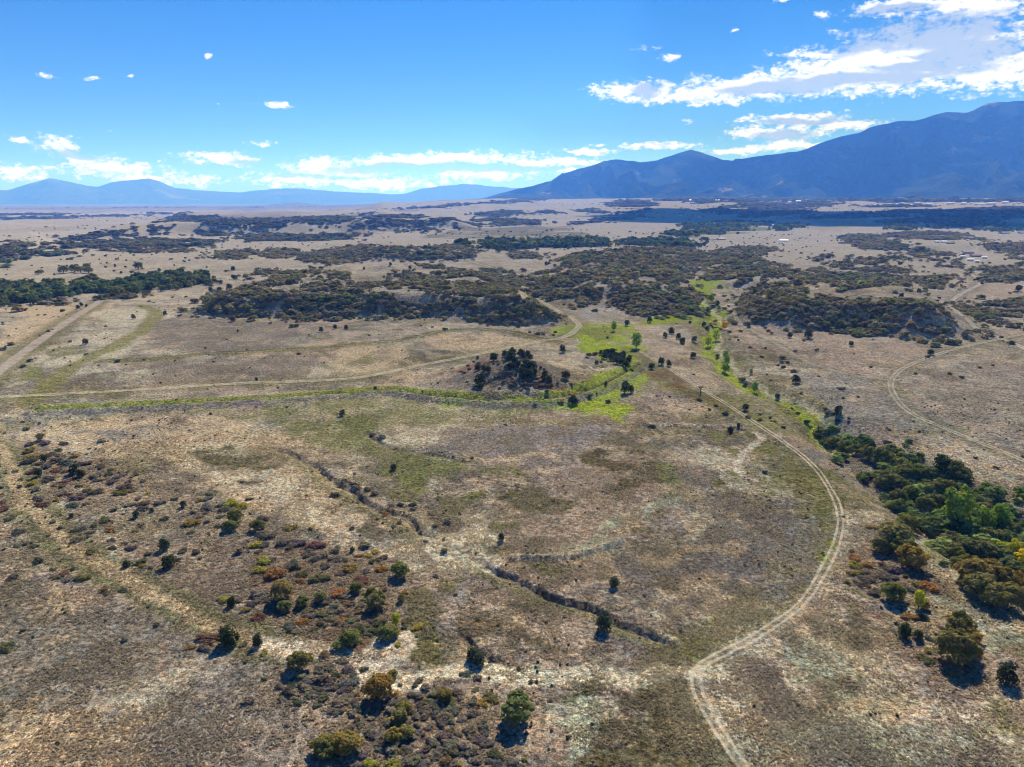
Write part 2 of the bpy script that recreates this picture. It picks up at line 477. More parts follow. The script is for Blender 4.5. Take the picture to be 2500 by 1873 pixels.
# polar sheet: fine where the photograph looks, coarse behind
step_az = 0.0020
az_f = np.arange(-0.78, 0.78, step_az)
az_b = np.linspace(0.78, 2 * math.pi - 0.78, 70)
AZ = np.concatenate([az_f, az_b[:-1]])
R = list(np.linspace(4, 96, 12))
while R[-1] < 36000:
    r = R[-1]
    dr = (r * r + 1e4) / CAM_H * 0.0021
    cap = 3.5 if r < 900 else 8 if r < 1600 else 16 if r < 3200 else 60 if r < 7600 else r * 0.05
    R.append(r + min(dr, cap))
R = np.array(R)
NA, NR = len(AZ), len(R)
GX = (R[:, None] * np.sin(AZ)[None, :]); GY = (R[:, None] * np.cos(AZ)[None, :])
GZ = full_h(GX.ravel().copy(), GY.ravel().copy()).reshape(NR, NA)
AZI = np.concatenate([AZ, [2 * math.pi - 0.78]])


def grid_at(G, x, y):
    x = np.asarray(x, float); y = np.asarray(y, float)
    r = np.hypot(x, y); a = np.arctan2(x, y)
    a = np.where(a < -0.78, a + 2 * math.pi, a)
    fi = np.interp(r, R, np.arange(NR)); fj = np.interp(a, AZI, np.arange(NA + 1))
    i = np.clip(fi.astype(int), 0, NR - 2); j = np.clip(fj.astype(int), 0, NA - 1)
    u = fi - i; v = fj - j
    j2 = (j + 1) % NA
    if G.ndim == 3:
        u = u[..., None]; v = v[..., None]
    return (G[i, j] * (1 - v) + G[i, j2] * v) * (1 - u) + (G[i + 1, j] * (1 - v) + G[i + 1, j2] * v) * u


def gz(x, y):
    return grid_at(GZ, x, y)


# ------------------------------------------------------------------ ground colours (what grows where, and some painted shade)
x, y = GX.ravel(), GY.ravel()
rr = np.hypot(x, y)
STRAW = np.array([0.47, 0.355, 0.215]); PALE = np.array([0.54, 0.475, 0.335]); GREY = np.array([0.20, 0.188, 0.165])
BROWN = np.array([0.125, 0.10, 0.06]); OLIVE = np.array([0.155, 0.145, 0.045]); GREEN = np.array([0.175, 0.185, 0.055])
LIME = np.array([0.305, 0.36, 0.035]); SAND = np.array([0.52, 0.44, 0.33]); MINT = np.array([0.33, 0.335, 0.235]); RUST = np.array([0.25, 0.13, 0.07])
RECESS_SHADE = np.array([0.12, 0.10, 0.075]); PINK = np.array([0.385, 0.285, 0.205]); TAN = np.array([0.28, 0.23, 0.16])  # first tone: shade of ditch and gullies, put into the colour
col = np.empty((len(x), 3))


def blend(a, c, m=None):
    global col
    a = np.clip(a, 0, 1)[:, None]
    if m is None:
        col = col * (1 - a) + np.asarray(c) * a
    else:
        col[m] = col[m] * (1 - a) + np.asarray(c) * a


col[:] = TAN
n60 = fbm(x, y, 70, 4, 41); n20 = fbm(x, y, 22, 4, 42); n7 = fbm(x, y, 7, 4, 43); n200 = fbm(x, y, 240, 3, 44); n5 = fbm(x, y, 4.5, 3, 45); n30b = fbm(x, y, 30, 4, 46)
near = sstep(330, 190, rr)
blend(sstep(-0.1, 0.5, n60 + 0.4 * n7) * 0.8, STRAW)
blend(sstep(0.05, 0.45, n20 + 0.5 * n5) * 0.55, GREY)
blend(sstep(0.0, 0.5, -n60 + 0.6 * n20) * 0.6, GREY)
blend(near * sstep(-0.6, 0.3, fbm(x, y, 45, 4, 51) + 0.25) * 0.75, GREY)
blend(sstep(0.15, 0.5, n30b + 0.3 * n7) * 0.5, PALE)
blend(sstep(0.25, 0.6, fbm(x, y, 28, 4, 47)) * 0.6, BROWN)
blend(sstep(0.3, 0.6, fbm(x, y, 35, 4, 48)) * 0.45, PINK)
blend(sstep(0.35, 0.65, fbm(x, y, 26, 4, 49)) * 0.4, MINT * (1 - 0.3 * near[:, None]))
# beyond half a kilometre: pale, dry, smoother grassland
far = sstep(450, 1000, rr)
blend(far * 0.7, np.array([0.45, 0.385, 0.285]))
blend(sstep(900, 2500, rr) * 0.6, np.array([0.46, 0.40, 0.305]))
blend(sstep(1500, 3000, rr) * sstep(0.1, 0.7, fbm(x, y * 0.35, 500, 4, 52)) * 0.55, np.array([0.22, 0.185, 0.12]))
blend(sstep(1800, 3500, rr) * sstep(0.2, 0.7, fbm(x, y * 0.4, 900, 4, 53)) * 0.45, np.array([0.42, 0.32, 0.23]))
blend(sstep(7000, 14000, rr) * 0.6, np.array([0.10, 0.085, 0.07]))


blend(near * 0.35, np.array([0.15, 0.125, 0.10]))  # darker near the camera: shade of backlit tussocks put into the colour
# crisp mosaic of bleached and dark grass clumps
wx_ = x + 5 * fbm(x, y, 14, 3, 54); wy_ = y + 5 * fbm(x, y, 14, 3, 55)
mos = np.clip(1 - rr / 1600, 0, 1)
blend(mos * sstep(0.10, 0.24, fbm(wx_, wy_, 30, 6, 56, 0.6)) * 0.7, PALE * 0.95)
blend(mos * sstep(0.16, 0.34, fbm(wx_, wy_, 42, 6, 60, 0.58)) * 0.65, PINK)
blend(mos * sstep(0.20, 0.36, fbm(wx_, wy_, 38, 6, 61, 0.58)) * 0.6, OLIVE * 0.85)
blend(mos * sstep(0.16, 0.28, fbm(wx_, wy_, 13, 5, 57, 0.6)) * 0.6, np.array([0.15, 0.132, 0.12]))
blend(mos * sstep(0.25, 0.36, fbm(wx_, wy_, 24, 5, 58, 0.6)) * 0.6, np.array([0.125, 0.105, 0.055]))
blend(mos * sstep(0.22, 0.34, fbm(wx_, wy_, 9, 5, 59, 0.6)) * 0.5, STRAW * 1.15)


def paint(reg, pts, c, a=0.8, soft=None, edge=None, seed=60):
    w = cast(px(reg, pts))
    d0 = float(np.hypot(w[:, 0], w[:, 1]).mean())
    soft = soft or max(1.2, d0 * 0.006)
    edge = edge or max(2.0, d0 * 0.03)
    m = culled(x, y, w, soft + edge * 2)
    if not m.any():
        return
    xs, ys = x[m], y[m]
    wx = xs + edge * fbm(xs, ys, edge * 2.5, 4, seed); wy = ys + edge * 1.4 * fbm(xs, ys, edge * 2.5, 4, seed + 1)
    k = sstep(soft, -soft, poly_sd(wx, wy, w) - edge * 0.15)
    k = k * (0.4 + 0.6 * sstep(-0.45, 0.0, fbm(xs, ys, edge * 1.1, 5, seed + 2, 0.62)))
    blend(np.minimum(k * a * 1.15, 1), c, m)


def stroke(name, wdt, c, a=0.8, rough=1.0, seed=70, shift=0.0):
    pts = LINES[name][::2]
    if shift:
        t = np.gradient(pts, axis=0); t /= np.linalg.norm(t, axis=1, keepdims=True) + 1e-9
        pts = pts + np.stack([-t[:, 1], t[:, 0]], -1) * shift
    m = culled(x, y, pts, wdt * 2 + rough * 3)
    if not m.any():
        return
    xs, ys = x[m], y[m]
    d = seg_dist(xs + rough * fbm(xs, ys, 3 * rough + wdt, 3, seed), ys + rough * fbm(xs, ys, 3 * rough + wdt, 3, seed + 1), pts)
    blend(sstep(wdt, wdt * 0.45, d) * a, c, m)


# left meadow
paint('D', [(90, 925), (430, 895), (620, 940), (700, 1000), (820, 1090), (880, 1160), (700, 1130), (480, 1050), (330, 1000), (200, 960)], STRAW * 1.1, 0.6)
paint('D', [(330, 960), (480, 950), (620, 1030), (760, 1120), (640, 1100), (500, 1060)], PALE, 0.45)
paint('L2', [(400, 170), (700, 145), (1000, 160), (1080, 210), (800, 225), (560, 215)], GREY, 0.7)
paint('L2', [(1330, 260), (1700, 240), (1800, 320), (1740, 400), (1420, 410), (1340, 340)], np.array([0.125, 0.11, 0.05]), 0.85)
paint('L2', [(1590, 455), (1740, 440), (1720, 480), (1600, 490)], BROWN, 0.8)
paint('L2', [(320, 110), (490, 95), (500, 115), (340, 128)], BROWN, 0.7)
paint('L2', [(1120, 85), (1200, 80), (1190, 115), (1100, 112)], BROWN, 0.6)
paint('L2', [(780, 70), (920, 55), (900, 78), (770, 92)], BROWN, 0.6)
paint('D', [(40, 940), (200, 990), (420, 1090), (560, 1130), (700, 1180), (860, 1240), (880, 1380), (760, 1420), (560, 1380), (380, 1290), (200, 1170), (60, 1050)], np.array([0.20, 0.145, 0.10]), 0.55)
paint('D', [(540, 1180), (800, 1180), (860, 1260), (860, 1390), (740, 1400), (600, 1330), (540, 1260)], np.array([0.15, 0.10, 0.065]), 0.6)
paint('D', [(0, 1330), (330, 1330), (600, 1440), (800, 1660), (400, 1660), (0, 1500)], GREY * 0.85, 0.5)
paint('D', [(0, 1560), (230, 1580), (300, 1680), (0, 1700)], STRAW, 0.5)
paint('D', [(200, 1500), (420, 1460), (360, 1530), (240, 1580)], PALE * 0.9, 0.4)
paint('D', [(160, 1420), (330, 1380), (420, 1420), (240, 1500)], BROWN, 0.4)
paint('C3', [(0, 820), (300, 860), (500, 700), (900, 820), (1060, 1100), (1000, 1246), (0, 1246)], np.array([0.16, 0.115, 0.08]), 0.55)
# green ground along the ditch
paint('D', [(420, 888), (700, 866), (830, 858), (1000, 878), (1180, 880), (1275, 856), (1360, 800), (1400, 815), (1385, 865), (1330, 888), (1180, 893), (1000, 905), (850, 905), (790, 925), (770, 965), (700, 950), (560, 912)], GREEN, 0.55)
paint('G', [(1200, 740), (1500, 680), (1640, 600), (1800, 420), (1980, 320), (2060, 380), (2000, 620), (1950, 720), (1900, 830), (1760, 790), (1400, 800), (1000, 820), (800, 780)], LIME * 1.0, 0.95)
paint('G', [(1640, 420), (1900, 330), (1800, 450), (1700, 540), (1560, 560)], LIME * 1.0, 0.95)
paint('G', [(0, 640), (220, 660), (520, 690), (900, 700), (1200, 680), (1200, 700), (900, 725), (450, 720), (0, 690)], LIME * 1.0, 0.95)
paint('G', [(1900, 480), (2100, 500), (2050, 580), (1930, 590)], LIME * 1.0, 0.95)
paint('G', [(2050, 260), (2212, 300), (2212, 480), (2080, 400)], OLIVE * 1.2, 0.6)
for k, a in ((4.2, 0.7), (-4.5, 0.55)):
    stroke('ditch', 3.4, GREEN * (1.25 if k > 0 else 0.9), a, 1.2, 72, k)
stroke('ditch', 2.4, LIME * 0.9, 0.8, 0.8, 129, 3.4)
stroke('ditch', 1.8, RECESS_SHADE * 0.6, 0.9, 0.3, 75)  # dark ditch bed: shade of the cut painted as a thin line
stroke('ditch', 2.8, GREY, 0.6, 0.8, 77, -9.0)
# marsh grass and creek
paint('D', [(1240, 705), (1265, 698), (1330, 700), (1372, 735), (1395, 765), (1330, 772), (1280, 758), (1232, 742)], LIME * 0.95, 0.95)
paint('D', [(1265, 715), (1330, 715), (1350, 740), (1290, 740)], OLIVE * 1.3, 0.6)
paint('D', [(1488, 602), (1562, 606), (1530, 650), (1560, 680), (1520, 716), (1480, 698), (1420, 694), (1432, 680), (1500, 660)], LIME * 0.85, 0.9)
paint('F', [(800, 985), (1190, 1000), (1160, 1080), (860, 1080)], LIME * 0.9, 0.7)
stroke('creek', 16, OLIVE * 1.1, 0.6, 7, 80)
stroke('creek', 7, LIME * 0.95, 0.85, 4, 82)
stroke('creek', 3, PALE * 1.1, 0.5, 3, 84, 6)
paint('D', [(1400, 815), (1540, 848), (1680, 862), (1760, 900), (1790, 940), (1740, 948), (1640, 915), (1560, 880), (1440, 850)], OLIVE * 1.25, 0.7)
paint('R2', [(790, 0), (860, 40), (1000, 160), (900, 170), (850, 90)], LIME * 1.1, 0.8)
paint('D', [(1490, 840), (1600, 860), (1570, 885), (1500, 870)], RUST * 0.6, 0.5)
# olive verges of the two-rut track
stroke('track', 9, OLIVE * 0.95, 0.55, 3.0, 90, 5)
paint('R2', [(470, 280), (700, 260), (860, 400), (960, 560), (1000, 760), (930, 800), (820, 560), (640, 500), (480, 520)], OLIVE * 1.1, 0.65)
paint('R2', [(930, 360), (1100, 420), (1250, 620), (1200, 700), (1080, 640), (980, 480)], OLIVE * 1.0, 0.6)
paint('R2', [(300, 170), (470, 165), (420, 230), (330, 300), (290, 250)], OLIVE * 1.1, 0.7)
paint('R2', [(920, 880), (990, 870), (970, 940), (900, 1000), (870, 980)], LIME * 0.8, 0.8)
paint('D', [(1460, 1395), (1560, 1390), (1580, 1405), (1520, 1440), (1480, 1425)], OLIVE * 1.2, 0.85)
paint('R2', [(300, 480), (440, 490), (430, 560), (310, 550)], OLIVE, 0.7)
paint('R2', [(470, 560), (600, 570), (590, 620), (480, 610)], BROWN, 0.7)
paint('R2', [(680, 690), (900, 640), (960, 760), (780, 820)], OLIVE * 0.8, 0.6)
paint('R2', [(400, 780), (560, 800), (590, 880), (440, 880)], GREY, 0.8)
paint('R2', [(560, 900), (900, 700), (960, 900), (800, 1150), (560, 1250)], GREY, 0.55)
# middle meadow
paint('C2', [(280, 260), (560, 290), (800, 330), (780, 390), (640, 380), (520, 440), (420, 420), (300, 330)], GREEN * 0.9, 0.8)
paint('C2', [(0, 60), (160, 60), (300, 200), (260, 260), (100, 210)], GREEN * 0.8, 0.6)
paint('C2', [(400, 470), (560, 440), (590, 520), (420, 550)], OLIVE, 0.7)
paint('C2', [(1040, 150), (1180, 140), (1180, 280), (1040, 290)], OLIVE * 1.1, 0.7)
paint('C2', [(940, 370), (1100, 350), (1140, 420), (1000, 440)], OLIVE, 0.65)
paint('C2', [(1550, 310), (1750, 270), (1900, 280), (2060, 330), (2090, 400), (2060, 500), (1800, 500), (1760, 420), (1600, 360)], np.array([0.115, 0.092, 0.045]), 0.85)
paint('C2', [(2090, 400), (2200, 400), (2190, 520), (2080, 540)], GREEN, 0.7)
paint('C2', [(1060, 500), (1350, 480), (1400, 580), (1340, 680), (1080, 640), (1040, 580)], np.array([0.12, 0.105, 0.045]), 0.8)
paint('C2', [(820, 150), (1000, 140), (1010, 165), (840, 185)], BROWN, 0.7)
paint('C2', [(620, 650), (780, 660), (760, 700), (640, 700)], BROWN, 0.85)
paint('C2', [(700, 540), (940, 515), (930, 560), (740, 570)], OLIVE * 0.9, 0.8)
paint('C2', [(780, 590), (880, 570), (880, 620), (790, 630)], OLIVE * 0.9, 0.8)
paint('C2', [(1180, 960), (1380, 960), (1330, 1050), (1230, 1060)], np.array([0.13, 0.115, 0.05]), 0.8)
paint('C2', [(1540, 650), (1850, 640), (1870, 730), (1650, 760)], np.array([0.12, 0.11, 0.07]), 0.7)
paint('C2', [(1980, 680), (2080, 660), (2080, 710), (1990, 720)], BROWN, 0.8)
paint('C2', [(600, 180), (1000, 90), (1250, 80), (1700, 150), (1660, 240), (1200, 280), (800, 300), (560, 250)], np.array([0.24, 0.215, 0.205]), 0.6)
paint('C2', [(850, 650), (940, 640), (960, 860), (860, 900), (800, 800)], PALE * 1.05, 0.7)
paint('C2', [(1700, 830), (1900, 700), (2100, 600), (2212, 560), (2212, 640), (1950, 740), (1750, 850), (1500, 930), (1400, 940)], MINT, 0.75)
paint('C2', [(340, 130), (640, 100), (760, 160), (560, 220), (380, 200)], PALE, 0.5)
paint('C2', [(1150, 700), (1900, 520), (2150, 480), (2212, 560), (1900, 700), (1400, 860), (1100, 900)], PINK, 0.55)
paint('C2', [(130, 740), (330, 740), (340, 800), (180, 810)], BROWN, 0.75)
paint('C2', [(2020, 1150), (2212, 1120), (2212, 1240), (2040, 1200)], BROWN, 0.75)
paint('C2', [(700, 1060), (830, 1040), (840, 1110), (740, 1130)], OLIVE * 0.8, 0.7)
paint('C2', [(1000, 730), (1100, 730), (1100, 765), (1010, 770)], GREEN * 0.8, 0.7)
paint('R1', [(1510, 880), (1740, 885), (1740, 910), (1540, 920)], BROWN, 0.7)
# near middle
paint('C3', [(390, 170), (520, 130), (620, 300), (700, 450), (730, 520), (600, 560), (480, 450), (440, 330)], np.array([0.13, 0.115, 0.04]), 0.7)
paint('C3', [(780, 240), (960, 230), (1160, 360), (1180, 400), (900, 400), (820, 320)], np.array([0.13, 0.095, 0.055]), 0.75)
paint('C3', [(1210, 420), (1330, 420), (1330, 480), (1220, 490)], BROWN, 0.8)
paint('C3', [(1100, 190), (1300, 180), (1320, 240), (1130, 240)], BROWN, 0.6)
paint('C3', [(1750, 830), (2100, 790), (2130, 1000), (2200, 1246), (1560, 1246), (1700, 1050)], np.array([0.105, 0.09, 0.045]), 0.85)
paint('C3', [(920, 620), (1100, 620), (1640, 640), (1700, 700), (1300, 720), (1000, 680)], PALE * 0.95, 0.6)
paint('C3', [(1350, 760), (1650, 740), (1720, 800), (1500, 840), (1360, 820)], GREEN * 0.6, 0.6)
paint('C3', [(1400, 860), (1720, 860), (1720, 1100), (1500, 1180), (1420, 1020)], MINT * 1.15, 0.75)
paint('C3', [(1230, 820), (1400, 800), (1380, 900), (1300, 880)], GREY * 1.2, 0.5)
paint('C3', [(960, 560), (1350, 610), (1500, 640), (1320, 680), (1000, 650)], MINT * 1.1, 0.5)
paint('C3', [(1990, 430), (2200, 480), (2212, 520), (2080, 500)], PALE, 0.6)
stroke('gully_b', 3.2, GREEN * 0.8, 0.6, 1.5, 95, -2.6)
stroke('gully_b', 2.2, RECESS_SHADE, 0.6, 1.6, 96)  # dark strips down the gullies: shade of the far wall painted in
stroke('gully_a', 2.2, RECESS_SHADE, 0.6, 1.8, 97)
stroke('gully_a', 4, OLIVE, 0.5, 1.5, 98, -4)
stroke('gully_c', 1.3, RECESS_SHADE, 0.6, 0.8, 99)
stroke('gully_d', 2.0, RECESS_SHADE, 0.8, 0.6, 100)
stroke('gully_d', 7, GREEN, 0.6, 3, 128, -5)
stroke('berm', 2.0, PALE, 0.6, 0.6, 101)
stroke('bank', 2.2, SAND, 0.6, 0.6, 102)
paint('D', [(930, 1150), (990, 1170), (1050, 1195), (1060, 1230), (1010, 1235), (950, 1190), (900, 1160)], PALE * 1.05, 0.7)
# right corner
paint('R3', [(650, 480), (900, 450), (1040, 600), (1000, 760), (700, 700)], MINT, 0.65)
paint('R3', [(860, 470), (980, 500), (1120, 580), (1330, 600), (1150, 660), (1000, 600), (880, 520)], PALE * 1.15, 0.7)
paint('R3', [(200, 640), (400, 560), (420, 800), (280, 900)], PALE, 0.6)
paint('R3', [(1070, 480), (1180, 460), (1200, 540), (1100, 560)], BROWN * 0.9, 0.85)
paint('R3', [(820, 920), (950, 900), (980, 980), (850, 990)], BROWN * 0.9, 0.9)
paint('R3', [(740, 1020), (820, 1020), (820, 1065), (740, 1060)], BROWN, 0.85)
paint('R3', [(900, 750), (1060, 740), (1060, 790), (910, 810)], BROWN, 0.8)
paint('R3', [(820, 320), (1150, 300), (1190, 420), (900, 430)], BROWN * 1.1, 0.75)
paint('R3', [(1000, 250), (1110, 250), (1100, 310), (1020, 310)], OLIVE, 0.6)
paint('R3', [(1250, 220), (1500, 420), (1700, 640), (2000, 760), (2100, 880), (1700, 780), (1500, 600)], np.array([0.19, 0.12, 0.08]), 0.6)
paint('R3', [(2040, 880), (2212, 880), (2180, 1100), (2060, 1080)], OLIVE * 1.2, 0.6)
paint('R3', [(1590, 130), (1900, 250), (2212, 420), (2212, 560), (2000, 450), (1700, 260)], MINT * 1.05, 0.7)
paint('R3', [(300, 950), (700, 1000), (1100, 1000), (1500, 950), (1900, 1050), (2000, 1246), (400, 1246)], MINT * 0.9, 0.45)
paint('R2', [(1520, 800), (1620, 850), (1700, 1000), (1600, 1000), (1540, 900)], MINT * 1.1, 0.7)
paint('R2', [(1560, 880), (1640, 880), (1680, 990), (1600, 990)], GREEN * 1.3, 0.6)
paint('R2', [(1050, 900), (1500, 950), (1650, 1120), (1300, 1264), (1100, 1120)], np.array([0.19, 0.125, 0.085]), 0.6)
paint('R2', [(1090, 700), (1270, 690), (1260, 740), (1100, 800)], PALE, 0.55)
# right plains
paint('R1', [(400, 560), (1400, 640), (1600, 760), (1350, 900), (900, 860), (560, 700)], PINK * 1.02, 0.55)
paint('R1', [(800, 900), (1340, 920), (1400, 1060), (1700, 1264), (1000, 1264), (900, 1050)], GREY * 1.15, 0.5)
paint('R1', [(1450, 900), (2212, 750), (2212, 1264), (1750, 1264), (1460, 1040)], np.array([0.30, 0.245, 0.185]), 0.5)
paint('R1', [(1800, 300), (2212, 250), (2212, 420), (1780, 430)], PINK * 1.1, 0.5)
paint('C1', [(560, 640), (900, 600), (1300, 660), (1200, 700), (860, 740), (700, 690)], STRAW * 1.15, 0.6)
paint('C1', [(0, 720), (380, 700), (400, 800), (200, 870), (0, 860)], STRAW * 1.1, 0.55)
paint('C1', [(100, 790), (230, 785), (220, 830), (120, 840)], OLIVE, 0.6)
paint('C1', [(1340, 430), (1500, 470), (1700, 470), (1650, 520), (1520, 530)], np.array([0.34, 0.31, 0.27]), 0.6)
paint('C1', [(1900, 860), (2150, 880), (2180, 960), (1960, 900)], RUST * 0.7, 0.55)
paint('C1', [(820, 800), (1000, 760), (1200, 760), (1330, 880), (1370, 960), (1340, 1020), (900, 1020), (820, 940)], np.array([0.17, 0.14, 0.11]), 0.7)
paint('G', [(900, 430), (1080, 440), (1060, 540), (900, 500)], RUST * 0.9, 0.75)
paint('G', [(230, 280), (420, 250), (420, 320), (250, 370)], np.array([0.22, 0.10, 0.08]), 0.7)
# left plain by the wide dirt road
paint('L1', [(0, 450), (560, 440), (420, 520), (200, 640), (0, 700)], STRAW * 1.15, 0.6)
paint('L1', [(620, 470), (960, 440), (1000, 560), (820, 690), (640, 780), (420, 880), (240, 840), (420, 640)], PALE, 0.5)
paint('L1', [(1040, 470), (1500, 520), (1900, 560), (1900, 680), (1300, 740), (1000, 700), (1000, 560)], np.array([0.20, 0.165, 0.12]), 0.6)
paint('L1', [(220, 740), (330, 720), (300, 790), (220, 820)], GREEN * 0.7, 0.6)
paint('L1', [(0, 860), (120, 880), (60, 950), (0, 960)], GREEN, 0.7)
paint('L1', [(700, 810), (1300, 780), (2000, 760), (2000, 880), (1300, 940), (800, 960), (560, 900)], np.array([0.19, 0.15, 0.105]), 0.6)
paint('L1', [(640, 900), (820, 870), (900, 920), (700, 950)], PALE, 0.5)
stroke('west_road', 15, OLIVE * 0.9, 0.6, 4, 121)
stroke('loop', 8, np.array([0.19, 0.18, 0.10]), 0.5, 3, 122)
stroke('link', 7, np.array([0.19, 0.18, 0.11]), 0.45, 3, 123)
stroke('house_road', 12, np.array([0.2, 0.18, 0.12]), 0.5, 4, 124)
stroke('ghost', 9, OLIVE * 1.3, 0.8, 3, 110)
stroke('terrace', 5, OLIVE * 1.2, 0.85, 1.5, 111)
stroke('terrace', 3, BROWN * 0.8, 0.8, 1, 126, 6)
stroke('terrace_e', 5, OLIVE * 1.3, 0.85, 1.5, 112)
stroke('terrace_e', 3, BROWN * 0.8, 0.8, 1, 127, 6)
stroke('road', 14, OLIVE * 1.1, 0.4, 4, 113)
stroke('old_road', 8.5, np.array([0.15, 0.145, 0.065]), 0.85, 2.0, 114)
stroke('old_road', 3.4, STRAW, 0.75, 1.5, 115, 0)
stroke('sand', 4.5, SAND * 1.1, 0.9, 2.0, 116)
stroke('wash', 3.6, PALE * 1.08, 0.75, 1.6, 117)
stroke('pale_path', 2.4, SAND, 0.9, 0.5, 118)
paint('C3', [(200, 500), (430, 380), (470, 470), (380, 580), (220, 560)], SAND * 1.15, 0.75)
paint('C3', [(100, 590), (300, 620), (480, 680), (330, 690), (120, 640)], SAND * 1.1, 0.7)
stroke('far_road', 14, SAND, 0.8, 4, 119)
stroke('valley_road', 4, SAND, 0.8, 1, 120)
# fields far out
paint('C0', [(760, 460), (1480, 455), (1530, 540), (1000, 550), (600, 520)], np.array([0.20, 0.18, 0.10]), 0.75)
paint('C0', [(0, 470), (330, 460), (280, 500), (0, 505)], np.array([0.18, 0.165, 0.10]), 0.6)
paint('R0', [(800, 440), (950, 415), (1330, 415), (1350, 460), (900, 480)], np.array([0.34, 0.29, 0.17]), 0.7)
paint('F', [(560, 470), (1150, 440), (1600, 410), (1640, 440), (1200, 500), (800, 540)], np.array([0.19, 0.21, 0.07]), 0.7)
paint('F', [(1230, 208), (1400, 205), (1400, 216), (1240, 218)], LIME, 0.9, 10, 10)
paint('E', [(1800, 290), (2200, 290), (2200, 330), (1850, 330)], np.array([0.19, 0.23, 0.08]), 0.7)
paint('L0', [(0, 420), (1000, 385), (1040, 400), (760, 450), (400, 480), (0, 500)], np.array([0.40, 0.32, 0.20]), 0.5)

GC = col.reshape(NR, NA, 3)

print('grid', NR, NA, NR * NA)


# ------------------------------------------------------------------ mesh helpers
def mesh_np(name, verts, faces, cols=None, smooth=False, extra=None):
    """faces: (n,k) int array, all of one size"""
    me = bpy.data.meshes.new(name)
    verts = np.ascontiguousarray(verts, np.float32)
    faces = np.ascontiguousarray(faces, np.int32)
    me.vertices.add(len(verts)); me.vertices.foreach_set('co', verts.ravel())
    k = faces.shape[1]
    me.loops.add(faces.size); me.loops.foreach_set('vertex_index', faces.ravel())
    me.polygons.add(len(faces)); me.polygons.foreach_set('loop_start', np.arange(0, faces.size, k, dtype=np.int32))
    if smooth:
        me.polygons.foreach_set('use_smooth', np.ones(len(faces), bool))
    if cols is not None:
        a = me.attributes.new('col', 'FLOAT_COLOR', 'POINT')
        c4 = np.ones((len(verts), 4), np.float32); c4[:, :3] = cols
        a.data.foreach_set('color', c4.ravel())
    for nm, v in (extra or {}).items():
        a = me.attributes.new(nm, 'FLOAT', 'POINT'); a.data.foreach_set('value', np.ascontiguousarray(v, np.float32))
    me.update(calc_edges=True)
    return me


def link(name, me, mat=None, parent=None, kind=None, label=None, cat=None, group=None):
    o = bpy.data.objects.new(name, me)
    C.objects.link(o)
    if mat and me and not me.materials:
        me.materials.append(mat)
    if parent:
        o.parent = parent
    tag(o, label, cat, group, kind)
    return o


def tag(o, label=None, cat=None, group=None, kind=None):
    if label: o['label'] = label
    if cat: o['category'] = cat
    if group: o['group'] = group
    if kind: o['kind'] = kind


def empty(name, loc, rz=0.0):
    o = bpy.data.objects.new(name, None)
    o.empty_display_size = 0.5
    o.location = loc; o.rotation_euler = (0, 0, rz)
    C.objects.link(o)
    return o


